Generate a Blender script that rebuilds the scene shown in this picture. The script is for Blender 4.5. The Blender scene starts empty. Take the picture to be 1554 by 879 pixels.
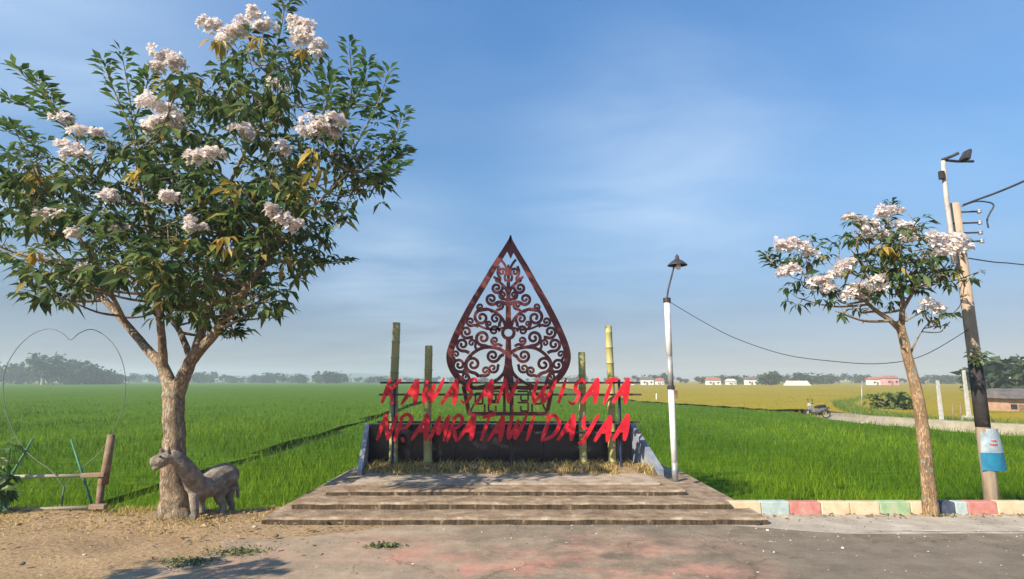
import bpy, math, random
import numpy as np
from mathutils import Vector, Matrix

random.seed(7)
rng = np.random.default_rng(7)
scene = bpy.context.scene
COL = scene.collection
R = math.radians

# ------------------------------------------------------------------ camera
F, CX, CY = 880.0, 777.0, 439.5
CAMZ = 1.65
PITCH = math.atan((577.0 - CY) / F)
cp, sp = math.cos(PITCH), math.sin(PITCH)
cam = bpy.data.cameras.new('camera')
cam.sensor_width = 36.0
cam.lens = 36.0 * F / 1554.0
cam.clip_start = 0.05
cam.clip_end = 12000
camo = bpy.data.objects.new('camera', cam)
camo.location = (0, 0, CAMZ)
camo.rotation_euler = (math.pi / 2 + PITCH, 0, 0)
COL.objects.link(camo)
scene.camera = camo


def ray(px, py):
    u, v = (px - CX) / F, (CY - py) / F
    return Vector((u, cp - v * sp, sp + v * cp))


def at(px, py, Y):
    d = ray(px, py)
    t = Y / d.y
    return Vector((d.x * t, Y, CAMZ + d.z * t))


def onz(px, py, z):
    d = ray(px, py)
    t = (z - CAMZ) / d.z
    return Vector((d.x * t, d.y * t, z))


def gy(py, z): return onz(777, py, z).y
def zat(py, Y): return at(777, py, Y).z


# ------------------------------------------------------------------ materials
def nodes_of(name):
    m = bpy.data.materials.new(name)
    m.use_nodes = True
    nt = m.node_tree
    return m, nt, nt.nodes, nt.links, nt.nodes['Principled BSDF']


def c4(c): return (c[0], c[1], c[2], 1.0)


def pm(name, c1, c2=None, scale=6.0, rough=0.8, bump=0.15, bscale=None, metal=0.0, c3=None, c3pos=0.62, stretch=(1, 1, 1), spec=0.35, detail=6, dist=0.01):
    m, nt, N, L, B = nodes_of(name)
    B.inputs['Roughness'].default_value = rough
    B.inputs['Metallic'].default_value = metal
    B.inputs['Specular IOR Level'].default_value = spec
    tc = N.new('ShaderNodeTexCoord')
    mp = N.new('ShaderNodeMapping')
    mp.inputs['Scale'].default_value = stretch
    L.new(tc.outputs['Object'], mp.inputs['Vector'])
    no = N.new('ShaderNodeTexNoise')
    no.inputs['Scale'].default_value = scale
    no.inputs['Detail'].default_value = detail
    no.inputs['Roughness'].default_value = 0.62
    L.new(mp.outputs['Vector'], no.inputs['Vector'])
    cr = N.new('ShaderNodeValToRGB')
    c2 = c2 or c1
    cr.color_ramp.elements[0].position = 0.33
    cr.color_ramp.elements[0].color = c4(c1)
    cr.color_ramp.elements[1].position = 0.6
    cr.color_ramp.elements[1].color = c4(c2)
    if c3:
        e = cr.color_ramp.elements.new(c3pos + 0.05)
        e.color = c4(c3)
    L.new(no.outputs['Fac'], cr.inputs['Fac'])
    L.new(cr.outputs['Color'], B.inputs['Base Color'])
    if bump:
        nb = N.new('ShaderNodeTexNoise')
        nb.inputs['Scale'].default_value = bscale or scale * 4
        nb.inputs['Detail'].default_value = 5
        L.new(mp.outputs['Vector'], nb.inputs['Vector'])
        bp = N.new('ShaderNodeBump')
        bp.inputs['Strength'].default_value = bump
        bp.inputs['Distance'].default_value = dist
        L.new(nb.outputs['Fac'], bp.inputs['Height'])
        L.new(bp.outputs['Normal'], B.inputs['Normal'])
    return m


def leafmat(name, stops, trans=0.3, rough=0.5, patch=None, spec=.3):
    """stops: [(pos, colour)] over the random value of each leaf; some light passes through."""
    m, nt, N, L, B = nodes_of(name)
    g = N.new('ShaderNodeNewGeometry')
    cr = N.new('ShaderNodeValToRGB')
    els = cr.color_ramp.elements
    els[0].position, els[0].color = stops[0][0], c4(stops[0][1])
    els[1].position, els[1].color = stops[-1][0], c4(stops[-1][1])
    for p, c in stops[1:-1]:
        e = els.new(p)
        e.color = c4(c)
    L.new(g.outputs['Random Per Island'], cr.inputs['Fac'])
    colr = cr.outputs['Color']
    if patch:
        tc = N.new('ShaderNodeTexCoord')
        mp = N.new('ShaderNodeMapping')
        mp.inputs['Scale'].default_value = patch[1]
        L.new(tc.outputs['Object'], mp.inputs['Vector'])
        no = N.new('ShaderNodeTexNoise')
        no.inputs['Scale'].default_value = patch[0]
        no.inputs['Detail'].default_value = 4
        L.new(mp.outputs['Vector'], no.inputs['Vector'])
        r2 = N.new('ShaderNodeValToRGB')
        r2.color_ramp.elements[0].position = 0.38
        r2.color_ramp.elements[0].color = c4(patch[2])
        r2.color_ramp.elements[1].position = 0.62
        r2.color_ramp.elements[1].color = c4(patch[3])
        L.new(no.outputs['Fac'], r2.inputs['Fac'])
        mx = N.new('ShaderNodeMix')
        mx.data_type = 'RGBA'
        mx.blend_type = 'MULTIPLY'
        mx.inputs['Factor'].default_value = 1.0
        L.new(colr, mx.inputs['A'])
        L.new(r2.outputs['Color'], mx.inputs['B'])
        colr = mx.outputs['Result']
    L.new(colr, B.inputs['Base Color'])
    B.inputs['Roughness'].default_value = rough
    B.inputs['Specular IOR Level'].default_value = spec
    t = N.new('ShaderNodeBsdfTranslucent')
    L.new(colr, t.inputs['Color'])
    ms = N.new('ShaderNodeMixShader')
    ms.inputs['Fac'].default_value = trans
    L.new(B.outputs['BSDF'], ms.inputs[1])
    L.new(t.outputs['BSDF'], ms.inputs[2])
    L.new(ms.outputs['Shader'], N['Material Output'].inputs['Surface'])
    return m


M = {}
M['bark'] = pm('bark', (.11, .075, .05), (.36, .265, .17), 6, .95, 1.0, 26, c3=(.46, .36, .24), c3pos=.62, stretch=(1, 1, .4), dist=.03, detail=10)
M['bark_pale'] = pm('bark_pale', (.17, .10, .055), (.44, .28, .14), 7, .95, 1.0, 28, c3=(.52, .36, .2), c3pos=.6, stretch=(1, 1, .3), dist=.025, detail=10)
M['concrete_step'] = pm('concrete_step', (.15, .10, .06), (.32, .24, .16), 5.5, .97, 1.0, 24, detail=11, c3=(.41, .335, .245), c3pos=.6, stretch=(.8, 1, 1), dist=.02)
M['concrete_top'] = pm('concrete_top', (.22, .17, .115), (.42, .345, .26), 5, .95, .8, 24, detail=11, dist=.015)
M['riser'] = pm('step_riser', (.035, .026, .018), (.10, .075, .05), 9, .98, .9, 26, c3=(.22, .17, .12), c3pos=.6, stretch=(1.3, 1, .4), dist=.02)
M['granite'] = pm('granite', (.006, .007, .011), (.02, .021, .03), 3, .3, .03, 40, spec=.5)
M['plaster_grey'] = pm('plaster_grey', (.22, .25, .3), (.42, .42, .44), 5, .9, .4)
M['blue_grey'] = pm('blue_grey', (.10, .14, .2), (.26, .28, .33), 4, .85, .3)
M['soil'] = pm('soil', (.12, .08, .045), (.28, .19, .1), 9, 1, .8, dist=.03)
M['brown_metal'] = pm('brown_metal', (.085, .018, .019), (.145, .036, .032), 9, .55, .1, c3=(.085, .02, .022), c3pos=.68)
M['red_paint'] = pm('red_paint', (.42, .008, .02), (.62, .014, .03), 5, .45, .1, c3=(.66, .05, .06), c3pos=.66)
M['dark_metal'] = pm('dark_metal', (.02, .022, .03), (.06, .05, .055), 9, .5, .1)
M['navy_metal'] = pm('navy_metal', (.01, .02, .06), (.03, .04, .09), 9, .5, .1)
M['bamboo'] = pm('bamboo', (.33, .31, .10), (.42, .40, .17), 5, .6, .2, c3=(.22, .24, .08), c3pos=.66, stretch=(1, 1, .2))
M['bamboo_grey'] = pm('bamboo_grey', (.28, .29, .12), (.40, .39, .19), 5, .6, .2, c3=(.2, .22, .09), c3pos=.64, stretch=(1, 1, .2))
M['white_paint'] = pm('white_paint', (.62, .62, .6), (.8, .8, .78), 7, .5, .06, c3=(.5, .47, .42), c3pos=.68)
M['old_white'] = pm('old_white', (.34, .33, .3), (.52, .5, .46), 6, .8, .2)
M['weathered_pipe'] = pm('weathered_pipe', (.3, .27, .24), (.48, .45, .41), 8, .7, .2)
M['grey_steel'] = pm('grey_steel', (.25, .26, .27), (.42, .42, .42), 9, .45, .06, metal=.4)
M['pole_wood'] = pm('pole_wood', (.22, .165, .115), (.42, .33, .24), 6, .9, .5, 20, c3=(.2, .15, .1), c3pos=.64, stretch=(1, 1, .2))
M['black_wrap'] = pm('black_wrap', (.016, .015, .016), (.05, .045, .042), 5, c3=(.13, .10, .08), c3pos=.6, rough=.8, bump=.4)
M['stone'] = pm('stone', (.12, .10, .082), (.27, .23, .185), 11, .97, 1.0, 45, c3=(.36, .33, .28), c3pos=.66)
M['old_wood'] = pm('old_wood', (.12, .075, .05), (.27, .19, .13), 5, .9, .5, stretch=(.4, 1, 1))
M['rail_bamboo'] = pm('rail_bamboo', (.22, .22, .15), (.38, .36, .25), 5, .8, .3, stretch=(.3, 1, 1))
M['green_stick'] = pm('green_stick', (.03, .12, .07), (.06, .22, .13), 6, .6, .1)
M['wire'] = pm('wire', (.03, .03, .035), (.06, .06, .06), 6, .6, 0)
M['heart_wire'] = pm('heart_wire', (.1, .12, .12), (.2, .22, .2), 6, .6, 0)
M['bulb'] = pm('bulb', (.8, .78, .72), (.85, .83, .78), 6, .25, 0)
M['cream'] = pm('kerb_cream', (.48, .37, .23), (.6, .49, .33), 7, .85, .4, c3=(.42, .33, .22), c3pos=.66)
M['kerb_blue'] = pm('kerb_blue', (.27, .35, .34), (.4, .48, .46), 9, .9, .5, c3=(.4, .35, .27), c3pos=.6)
M['kerb_red'] = pm('kerb_red', (.44, .15, .13), (.5, .24, .2), 9, .9, .5, c3=(.44, .32, .24), c3pos=.6)
M['kerb_green'] = pm('kerb_green', (.22, .34, .18), (.34, .43, .27), 9, .9, .5, c3=(.42, .36, .25), c3pos=.6)
M['kerb_navy'] = pm('kerb_navy', (.03, .04, .08), (.09, .1, .14), 9, .9, .5, c3=(.25, .22, .18), c3pos=.64)
M['path_conc'] = pm('path_concrete', (.22, .19, .13), (.33, .29, .21), 2, .95, .3)
M['house_white'] = pm('house_white', (.6, .6, .58), (.75, .74, .72), 1, .9, 0)
M['house_pink'] = pm('house_pink', (.5, .22, .24), (.6, .34, .34), 1, .9, 0)
M['brick'] = pm('brick_wall', (.36, .2, .13), (.48, .31, .22), 3, .95, .2)
M['roof_red'] = pm('roof_red', (.3, .1, .07), (.4, .16, .1), 2, .9, 0)
M['roof_grey'] = pm('roof_grey', (.09, .08, .08), (.16, .14, .13), 2, .9, .2)
M['roof_pale'] = pm('roof_pale', (.5, .48, .38), (.62, .6, .5), 2, .9, 0)
M['window'] = pm('dark_window', (.02, .025, .03), (.04, .045, .05), 2, .2, 0)
M['rubber'] = pm('rubber', (.012, .012, .012), (.03, .03, .03), 9, .8, .1)
M['bike_body'] = pm('bike_body', (.06, .07, .08), (.14, .15, .16), 6, .35, 0)
M['poster_white'] = pm('poster_white', (.16, .24, .29), (.36, .44, .48), 6, .6, .1)
M['poster_blue'] = pm('poster_blue', (.01, .13, .24), (.02, .2, .33), 6, .6, .1)
M['poster_red'] = pm('poster_red', (.3, .06, .07), (.4, .12, .12), 9, .6, .0)
M['pebble'] = pm('pebble', (.3, .26, .2), (.5, .46, .4), 9, .9, .3)

def barkmat(name, dark, mid, pale, fac=.5, vs=30):
    m = pm(name, dark, mid, 5, .97, 0, c3=pale, c3pos=.6, stretch=(1, 1, .45), detail=10)
    nt = m.node_tree; N = nt.nodes; L = nt.links; B = N['Principled BSDF']
    B.inputs['Specular IOR Level'].default_value = .12
    tc = N.new('ShaderNodeTexCoord')
    mp = N.new('ShaderNodeMapping'); mp.inputs['Scale'].default_value = (1, 1, .22)
    L.new(tc.outputs['Object'], mp.inputs['Vector'])
    n = N.new('ShaderNodeTexNoise'); n.inputs['Scale'].default_value = 34; n.inputs['Detail'].default_value = 8; n.inputs['Roughness'].default_value = .7
    L.new(mp.outputs[0], n.inputs['Vector'])
    v = N.new('ShaderNodeTexVoronoi'); v.feature = 'DISTANCE_TO_EDGE'; v.inputs['Scale'].default_value = vs
    dv = N.new('ShaderNodeVectorMath'); dv.operation = 'MULTIPLY_ADD'
    L.new(n.outputs['Color'], dv.inputs[0]); dv.inputs[1].default_value = (.12, .12, .12); L.new(mp.outputs[0], dv.inputs[2])
    L.new(dv.outputs[0], v.inputs['Vector'])
    r = N.new('ShaderNodeValToRGB')
    r.color_ramp.elements[0].position = .0; r.color_ramp.elements[0].color = (.25, .22, .2, 1)
    r.color_ramp.elements[1].position = .11; r.color_ramp.elements[1].color = (1, 1, 1, 1)
    L.new(v.outputs['Distance'], r.inputs['Fac'])
    old = B.inputs['Base Color'].links[0].from_socket
    x = N.new('ShaderNodeMix'); x.data_type = 'RGBA'; x.blend_type = 'MULTIPLY'; x.inputs['Factor'].default_value = fac
    L.new(old, x.inputs['A']); L.new(r.outputs['Color'], x.inputs['B'])
    # pale lichen blotches
    l1 = N.new('ShaderNodeTexNoise'); l1.inputs['Scale'].default_value = 9; l1.inputs['Detail'].default_value = 6
    L.new(tc.outputs['Object'], l1.inputs['Vector'])
    l2 = N.new('ShaderNodeValToRGB'); l2.color_ramp.elements[0].position = .58; l2.color_ramp.elements[1].position = .66
    L.new(l1.outputs['Fac'], l2.inputs['Fac'])
    y = N.new('ShaderNodeMix'); y.data_type = 'RGBA'; L.new(l2.outputs['Color'], y.inputs['Factor'])
    L.new(x.outputs['Result'], y.inputs['A']); y.inputs['B'].default_value = (.4, .37, .29, 1)
    L.new(y.outputs['Result'], B.inputs['Base Color'])
    mm = N.new('ShaderNodeMath'); mm.operation = 'MULTIPLY_ADD'; L.new(r.outputs['Color'], mm.inputs[0]); mm.inputs[1].default_value = .6; L.new(n.outputs['Fac'], mm.inputs[2])
    bp = N.new('ShaderNodeBump'); bp.inputs['Strength'].default_value = 1; bp.inputs['Distance'].default_value = .018
    L.new(mm.outputs[0], bp.inputs['Height']); L.new(bp.outputs['Normal'], B.inputs['Normal'])
    return m


M['bark'] = barkmat('bark_grey', (.19, .14, .10), (.45, .345, .235), (.52, .42, .3), .42)
M['bark_pale'] = barkmat('bark_tan', (.28, .18, .105), (.52, .355, .205), (.58, .43, .27), .18, 40)
LEAF = leafmat('tree_leaf', [(0, (.032, .075, .026)), (.4, (.06, .112, .036)), (.7, (.11, .165, .048)), (.95, (.2, .24, .065)), (.98, (.26, .23, .06)), (1, (.36, .25, .07))], .36, .5)
LEAF_LIGHT = leafmat('young_leaf', [(0, (.07, .15, .045)), (.6, (.12, .21, .06)), (1, (.19, .28, .085))], .35, .45)
LEAF_YELLOW = leafmat('yellow_leaf', [(0, (.42, .27, .05)), (.5, (.5, .36, .08)), (1, (.22, .25, .06))], .35, .5)
PETAL = leafmat('blossom_petal', [(0, (.80, .68, .67)), (.4, (.86, .80, .78)), (.88, (.89, .87, .83)), (1, (.76, .64, .42))], .4, .7)
RICE = leafmat('rice_blade', [(0, (.055, .132, .004)), (.5, (.10, .198, .006)), (1, (.17, .27, .010))], .35, .7, spec=.12,
               patch=(1.0, (.16, .06, .1), (.6, .7, .6), (1.4, 1.22, 1.0)))
RICE_RIPE = leafmat('ripe_rice_blade', [(0, (.23, .20, .018)), (.5, (.33, .26, .03)), (1, (.24, .25, .03))], .3, .8, spec=.1,
                    patch=(1.0, (.05, .12, .1), (.62, .85, .6), (1.2, 1.0, 1.0)))
DRY = leafmat('dry_grass_blade', [(0, (.34, .22, .08)), (.5, (.52, .39, .13)), (.85, (.6, .48, .17)), (1, (.25, .28, .06))], .25, .8)
WEED = leafmat('weed_leaf', [(0, (.07, .1, .04)), (.6, (.14, .18, .07)), (1, (.26, .25, .11))], .25, .7)
SHRUBLEAF = leafmat('shrub_leaf', [(0, (.06, .13, .04)), (.5, (.14, .24, .08)), (1, (.42, .5, .26))], .35, .35)
FAR_LEAF = leafmat('far_tree_leaf', [(0, (.02, .045, .02)), (.6, (.035, .065, .028)), (1, (.06, .09, .035))], .15, .8)
BUSHLEAF = leafmat('bush_leaf', [(0, (.06, .1, .02)), (.6, (.1, .15, .03)), (1, (.17, .2, .05))], .25, .8)
BANK = leafmat('bank_grass_blade', [(0, (.08, .16, .02)), (.6, (.14, .22, .03)), (1, (.28, .27, .06))], .3, .7)
LITTER = leafmat('litter_leaf', [(0, (.12, .07, .04)), (.5, (.28, .17, .08)), (1, (.46, .32, .16))], .1, .8)


# ------------------------------------------------------------------ mesh helpers
def tag(o, label=None, cat=None, group=None, kind=None):
    if label: o['label'] = label
    if cat: o['category'] = cat
    if group: o['group'] = group
    if kind: o['kind'] = kind
    return o


def thing(name, label, cat, loc=(0, 0, 0), group=None):
    o = bpy.data.objects.new(name, None)
    o.empty_display_size = 0.2
    o.location = loc
    COL.objects.link(o)
    return tag(o, label, cat, group)


def origin_of(o):
    p = Vector((0, 0, 0))
    while o is not None:
        p += o.location
        o = o.parent
    return p


def link_mesh(name, me, mats, parent=None, smooth=False, org=None):
    o = bpy.data.objects.new(name, me)
    COL.objects.link(o)
    for m in (mats if isinstance(mats, (list, tuple)) else [mats]):
        me.materials.append(m)
    if smooth:
        me.polygons.foreach_set('use_smooth', [True] * len(me.polygons))
    if parent is not None:
        o.parent = parent
    return o


def fast_mesh(name, V, faces_list, mats, parent=None, smooth=False, fm=None, loc=None):
    """V: (n,3) array in world space; faces_list: arrays (k,3) or (k,4)."""
    V = np.asarray(V, dtype=np.float64)
    org = origin_of(parent) if parent is not None else Vector((0, 0, 0))
    if loc is not None:
        org = org + Vector(loc) if parent is not None else Vector(loc)
    V = V - np.array(org)
    me = bpy.data.meshes.new(name)
    loops, starts, tot, k = [], [], [], 0
    for f in faces_list:
        f = np.asarray(f)
        if len(f) == 0: continue
        n = f.shape[1]
        loops.append(f.ravel())
        starts.append(k + np.arange(len(f)) * n)
        tot.append(np.full(len(f), n))
        k += f.size
    loops = np.concatenate(loops).astype(np.int32)
    starts = np.concatenate(starts).astype(np.int32)
    me.vertices.add(len(V))
    me.vertices.foreach_set('co', V.astype(np.float32).ravel())
    me.loops.add(len(loops))
    me.loops.foreach_set('vertex_index', loops)
    me.polygons.add(len(starts))
    me.polygons.foreach_set('loop_start', starts)
    if fm is not None:
        pass
    me.update(calc_edges=True)
    o = link_mesh(name, me, mats, parent, smooth)
    if fm is not None:
        me.polygons.foreach_set('material_index', np.asarray(fm, dtype=np.int32))
    if loc is not None:
        o.location = loc
    return o


class MB:
    def __init__(self):
        self.v, self.f, self.m = [], [], []

    def add(self, V, Fs, m=0):
        b = len(self.v)
        self.v += [tuple(p) for p in V]
        self.f += [tuple(b + i for i in f) for f in Fs]
        self.m += [m] * len(Fs)
        return self

    def box(self, c, s, rz=0.0, m=0, top=None, rot=None):
        """top: scale of the upper face (x, y)."""
        tx, ty = top or (1, 1)
        P = []
        for z, fx, fy in ((-.5, 1, 1), (.5, tx, ty)):
            for x, y in ((-.5, -.5), (.5, -.5), (.5, .5), (-.5, .5)):
                P.append(Vector((x * s[0] * fx, y * s[1] * fy, z * s[2])))
        Q = rot if rot is not None else Matrix.Rotation(rz, 3, 'Z')
        P = [Q @ p + Vector(c) for p in P]
        return self.add(P, [(3, 2, 1, 0), (4, 5, 6, 7), (0, 1, 5, 4), (1, 2, 6, 5), (2, 3, 7, 6), (3, 0, 4, 7)], m)

    def tube(self, pts, rad, n=8, m=0, cap=True):
        pts = [Vector(p) for p in pts]
        if not isinstance(rad, (list, tuple)):
            rad = [rad] * len(pts)
        ref = None
        V, Fs = [], []
        for i, p in enumerate(pts):
            a = pts[max(i - 1, 0)]
            b = pts[min(i + 1, len(pts) - 1)]
            d = (b - a).normalized()
            if ref is None:
                ref = Vector((1, 0, 0)) if abs(d.x) < .8 else Vector((0, 1, 0))
            u = (ref - d * ref.dot(d)).normalized()
            ref = u
            w = d.cross(u)
            for k in range(n):
                t = 2 * math.pi * k / n
                V.append(p + (u * math.cos(t) + w * math.sin(t)) * rad[i])
        for i in range(len(pts) - 1):
            for k in range(n):
                k2 = (k + 1) % n
                Fs.append((i * n + k, i * n + k2, (i + 1) * n + k2, (i + 1) * n + k))
        if cap:
            Fs.append(tuple(range(n - 1, -1, -1)))
            Fs.append(tuple((len(pts) - 1) * n + k for k in range(n)))
        return self.add(V, Fs, m)

    def lathe(self, c, prof, n=20, m=0):
        V, Fs = [], []
        for r, z in prof:
            for k in range(n):
                t = 2 * math.pi * k / n
                V.append((c[0] + r * math.cos(t), c[1] + r * math.sin(t), c[2] + z))
        for i in range(len(prof) - 1):
            for k in range(n):
                k2 = (k + 1) % n
                Fs.append((i * n + k, i * n + k2, (i + 1) * n + k2, (i + 1) * n + k))
        return self.add(V, Fs, m)

    def ribbon(self, pts2, wid, Y, th, plane, m=0):
        """A flat strip in a vertical plane: pts2 (x, z), width per point, thickness th about Y."""
        n = len(pts2)
        V = []
        for i in range(n):
            a = Vector(pts2[max(i - 1, 0)]); b = Vector(pts2[min(i + 1, n - 1)])
            d = (b - a)
            d = d.normalized() if d.length > 1e-9 else Vector((1, 0))
            nx, nz = -d.y, d.x
            w = wid[i] / 2
            x, z = pts2[i]
            for s, yy in ((1, -th / 2), (-1, -th / 2), (-1, th / 2), (1, th / 2)):
                V.append((x + nx * w * s, Y + yy, z + nz * w * s))
        Fs = []
        for i in range(n - 1):
            a, b = i * 4, (i + 1) * 4
            for k in range(4):
                k2 = (k + 1) % 4
                Fs.append((a + k, b + k, b + k2, a + k2))
        Fs += [(0, 1, 2, 3), (4 * n - 1, 4 * n - 2, 4 * n - 3, 4 * n - 4)]
        return self.add(V, Fs, m)

    def build(self, name, mats, parent=None, smooth=False, loc=None):
        org = origin_of(parent) if parent is not None else Vector((0, 0, 0))
        if loc is not None:
            org = Vector(loc)
        me = bpy.data.meshes.new(name)
        me.from_pydata([tuple(Vector(p) - org) for p in self.v], [], self.f)
        o = link_mesh(name, me, mats, parent, smooth)
        if any(self.m):
            me.polygons.foreach_set('material_index', self.m)
        if loc is not None and parent is None:
            o.location = loc
        me.update()
        return o


def bevel(o, w=0.01, seg=2):
    b = o.modifiers.new('bevel', 'BEVEL')
    b.width = w
    b.segments = seg
    b.limit_method = 'ANGLE'
    b.angle_limit = R(40)
    return o


def remesh_solid(mb, voxel, smooth_it=6, extra=None):
    """Fuse overlapping tubes into one continuous skin; returns (verts, quads) arrays."""
    me = bpy.data.meshes.new('tmp')
    me.from_pydata(mb.v, [], mb.f)
    o = bpy.data.objects.new('tmp', me)
    COL.objects.link(o)
    r = o.modifiers.new('r', 'REMESH')
    r.mode = 'VOXEL'
    r.voxel_size = voxel
    s = o.modifiers.new('s', 'SMOOTH')
    s.iterations = smooth_it
    s.factor = .5
    dg = bpy.context.evaluated_depsgraph_get()
    ev = o.evaluated_get(dg)
    m2 = bpy.data.meshes.new_from_object(ev)
    V = np.empty(len(m2.vertices) * 3)
    m2.vertices.foreach_get('co', V)
    V = V.reshape(-1, 3)
    Fq = [tuple(p.vertices) for p in m2.polygons]
    bpy.data.objects.remove(o)
    bpy.data.meshes.remove(me)
    bpy.data.meshes.remove(m2)
    return V, Fq


def catmull(P, n=8):
    P = [Vector(p) for p in P]
    if len(P) < 3:
        return [P[0].lerp(P[1], i / n) for i in range(n + 1)]
    out = []
    for i in range(len(P) - 1):
        p0, p1, p2, p3 = P[max(i - 1, 0)], P[i], P[i + 1], P[min(i + 2, len(P) - 1)]
        for k in range(n):
            t = k / n
            out.append(.5 * ((2 * p1) + (p2 - p0) * t + (2 * p0 - 5 * p1 + 4 * p2 - p3) * t * t + (3 * p1 - p0 - 3 * p2 + p3) * t ** 3))
    out.append(P[-1])
    return out


def blades(X, Y, Z, H, W, lean, seed=0):
    """Grass blades: 5 vertices each (two-step taper), returned as (V, quads, tris)."""
    g = np.random.default_rng(seed)
    n = len(X)
    a = g.uniform(0, math.pi, n)
    b = g.uniform(0, 2 * math.pi, n)
    ln = H * lean * g.uniform(.3, 1.2, n)
    ux, uy = np.cos(a) * W / 2, np.sin(a) * W / 2
    dx, dy = np.cos(b) * ln, np.sin(b) * ln
    P = np.zeros((n, 5, 3))
    P[:, 0] = np.stack([X - ux, Y - uy, Z], 1)
    P[:, 1] = np.stack([X + ux, Y + uy, Z], 1)
    P[:, 2] = np.stack([X + dx * .35 + ux * .8, Y + dy * .35 + uy * .8, Z + H * .6], 1)
    P[:, 3] = np.stack([X + dx * .35 - ux * .8, Y + dy * .35 - uy * .8, Z + H * .6], 1)
    P[:, 4] = np.stack([X + dx, Y + dy, Z + H * (1 - .25 * lean * g.uniform(0, 1, n))], 1)
    k = np.arange(n)[:, None] * 5
    return P.reshape(-1, 3), k + np.array([[0, 1, 2, 3]]), k + np.array([[3, 2, 4]])


def leaf_arrays(P, D, Lg, Wd, droop=.25, fold=.2, seed=0):
    """Leaflets: base P (n,3), direction D (n,3), length, width -> V (n*6), tris."""
    g = np.random.default_rng(seed)
    n = len(P)
    D = D / (np.linalg.norm(D, axis=1, keepdims=True) + 1e-9)
    up = np.tile(np.array([[0, 0, 1.0]]), (n, 1)) + g.normal(0, .35, (n, 3))
    S = np.cross(D, up)
    S /= (np.linalg.norm(S, axis=1, keepdims=True) + 1e-9)
    Nn = np.cross(S, D)
    Lg = Lg[:, None]; Wd = Wd[:, None]
    V = np.zeros((n, 5, 3))
    V[:, 0] = P
    mid = P + D * Lg * .5
    V[:, 1] = mid + S * Wd * .5 + Nn * Wd * fold
    V[:, 2] = mid - Nn * Wd * .02
    V[:, 3] = mid - S * Wd * .5 + Nn * Wd * fold
    V[:, 4] = P + D * Lg - np.array([[0, 0, 1]]) * Lg * droop
    k = np.arange(n)[:, None] * 5
    T = np.concatenate([k + np.array([[0, 2, 1]]), k + np.array([[0, 3, 2]]), k + np.array([[1, 2, 4]]), k + np.array([[2, 3, 4]])])
    return V.reshape(-1, 3), T


# ------------------------------------------------------------------ levels worked out along the sight lines
Y0 = gy(797, 0.0)
z1 = zat(786, Y0); Y1 = gy(773, z1)
z2 = zat(763, Y1); Y2 = gy(752, z2)
z3 = zat(744, Y2); Yb = gy(721, z3)
MUD = -0.9
CAN = -0.40            # top of the green rice
print('STEPS', Y0, z1, Y1, z2, Y2, z3, Yb)
YK = gy(781, 0.0)      # front of the kerb
YE = gy(775, 0.0)      # edge of the verge

# ------------------------------------------------------------------ ground (one sheet, out to the horizon)
xs = np.concatenate([np.linspace(-3000, -60, 10), np.linspace(-40, -12, 12), np.linspace(-11, 11, 150), np.linspace(12, 40, 12), np.linspace(60, 3000, 10)])
ys = np.concatenate([np.linspace(-40, 1, 12), np.linspace(2, 10.5, 90), np.linspace(11, 30, 20), np.linspace(40, 3600, 16)])
GX, GY = np.meshgrid(xs, ys)
h = np.zeros_like(GX)
edge = YE + .12 * np.sin(GX * 1.7) + .07 * np.sin(GX * 4.3 + 1)
edge = np.where(GX > 2.6, YK + .75, edge)
t = np.clip((GY - edge) / 0.8, 0, 1)
h = MUD * (t * t * (3 - 2 * t))
bump = .012 * np.sin(GX * 3.1 + GY * 2.2) * np.sin(GY * 4.0 - GX) + .008 * np.sin(GX * 7.7) * np.sin(GY * 9.1)
left = np.clip((-GX - 2.0) / 1.2, 0, 1) * np.clip((GY - 3) / 2, 0, 1)
h = h + (bump + .02 * np.clip((GY - 6) / 1.5, 0, 1)) * left * (1 - t) + bump * t * 2
nx = len(xs); ny = len(ys)
idx = np.arange(nx * ny).reshape(ny, nx)
Q = np.stack([idx[:-1, :-1], idx[:-1, 1:], idx[1:, 1:], idx[1:, :-1]], -1).reshape(-1, 4)
m, nt, N, L, B = nodes_of('ground_dirt')
B.inputs['Roughness'].default_value = 1
B.inputs['Specular IOR Level'].default_value = .15
tc = N.new('ShaderNodeTexCoord')
n1 = N.new('ShaderNodeTexNoise'); n1.inputs['Scale'].default_value = .9; n1.inputs['Detail'].default_value = 8; n1.inputs['Roughness'].default_value = .65
n2 = N.new('ShaderNodeTexNoise'); n2.inputs['Scale'].default_value = 22; n2.inputs['Detail'].default_value = 6; n2.inputs['Roughness'].default_value = .7
L.new(tc.outputs['Object'], n1.inputs['Vector']); L.new(tc.outputs['Object'], n2.inputs['Vector'])
r1 = N.new('ShaderNodeValToRGB')
r1.color_ramp.elements[0].position = .3; r1.color_ramp.elements[0].color = (.27, .19, .12, 1)
r1.color_ramp.elements[1].position = .7; r1.color_ramp.elements[1].color = (.46, .34, .205, 1)
e = r1.color_ramp.elements.new(.5); e.color = (.38, .27, .155, 1)
L.new(n1.outputs['Fac'], r1.inputs['Fac'])
r2 = N.new('ShaderNodeValToRGB')
r2.color_ramp.elements[0].position = .35; r2.color_ramp.elements[0].color = (.55, .52, .5, 1)
r2.color_ramp.elements[1].position = .62; r2.color_ramp.elements[1].color = (1.12, 1.1, 1.08, 1)
L.new(n2.outputs['Fac'], r2.inputs['Fac'])
mx = N.new('ShaderNodeMix'); mx.data_type = 'RGBA'; mx.blend_type = 'MULTIPLY'; mx.inputs['Factor'].default_value = .8
L.new(r1.outputs['Color'], mx.inputs['A']); L.new(r2.outputs['Color'], mx.inputs['B'])
L.new(mx.outputs['Result'], B.inputs['Base Color'])
bp = N.new('ShaderNodeBump'); bp.inputs['Strength'].default_value = .7; bp.inputs['Distance'].default_value = .03
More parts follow.
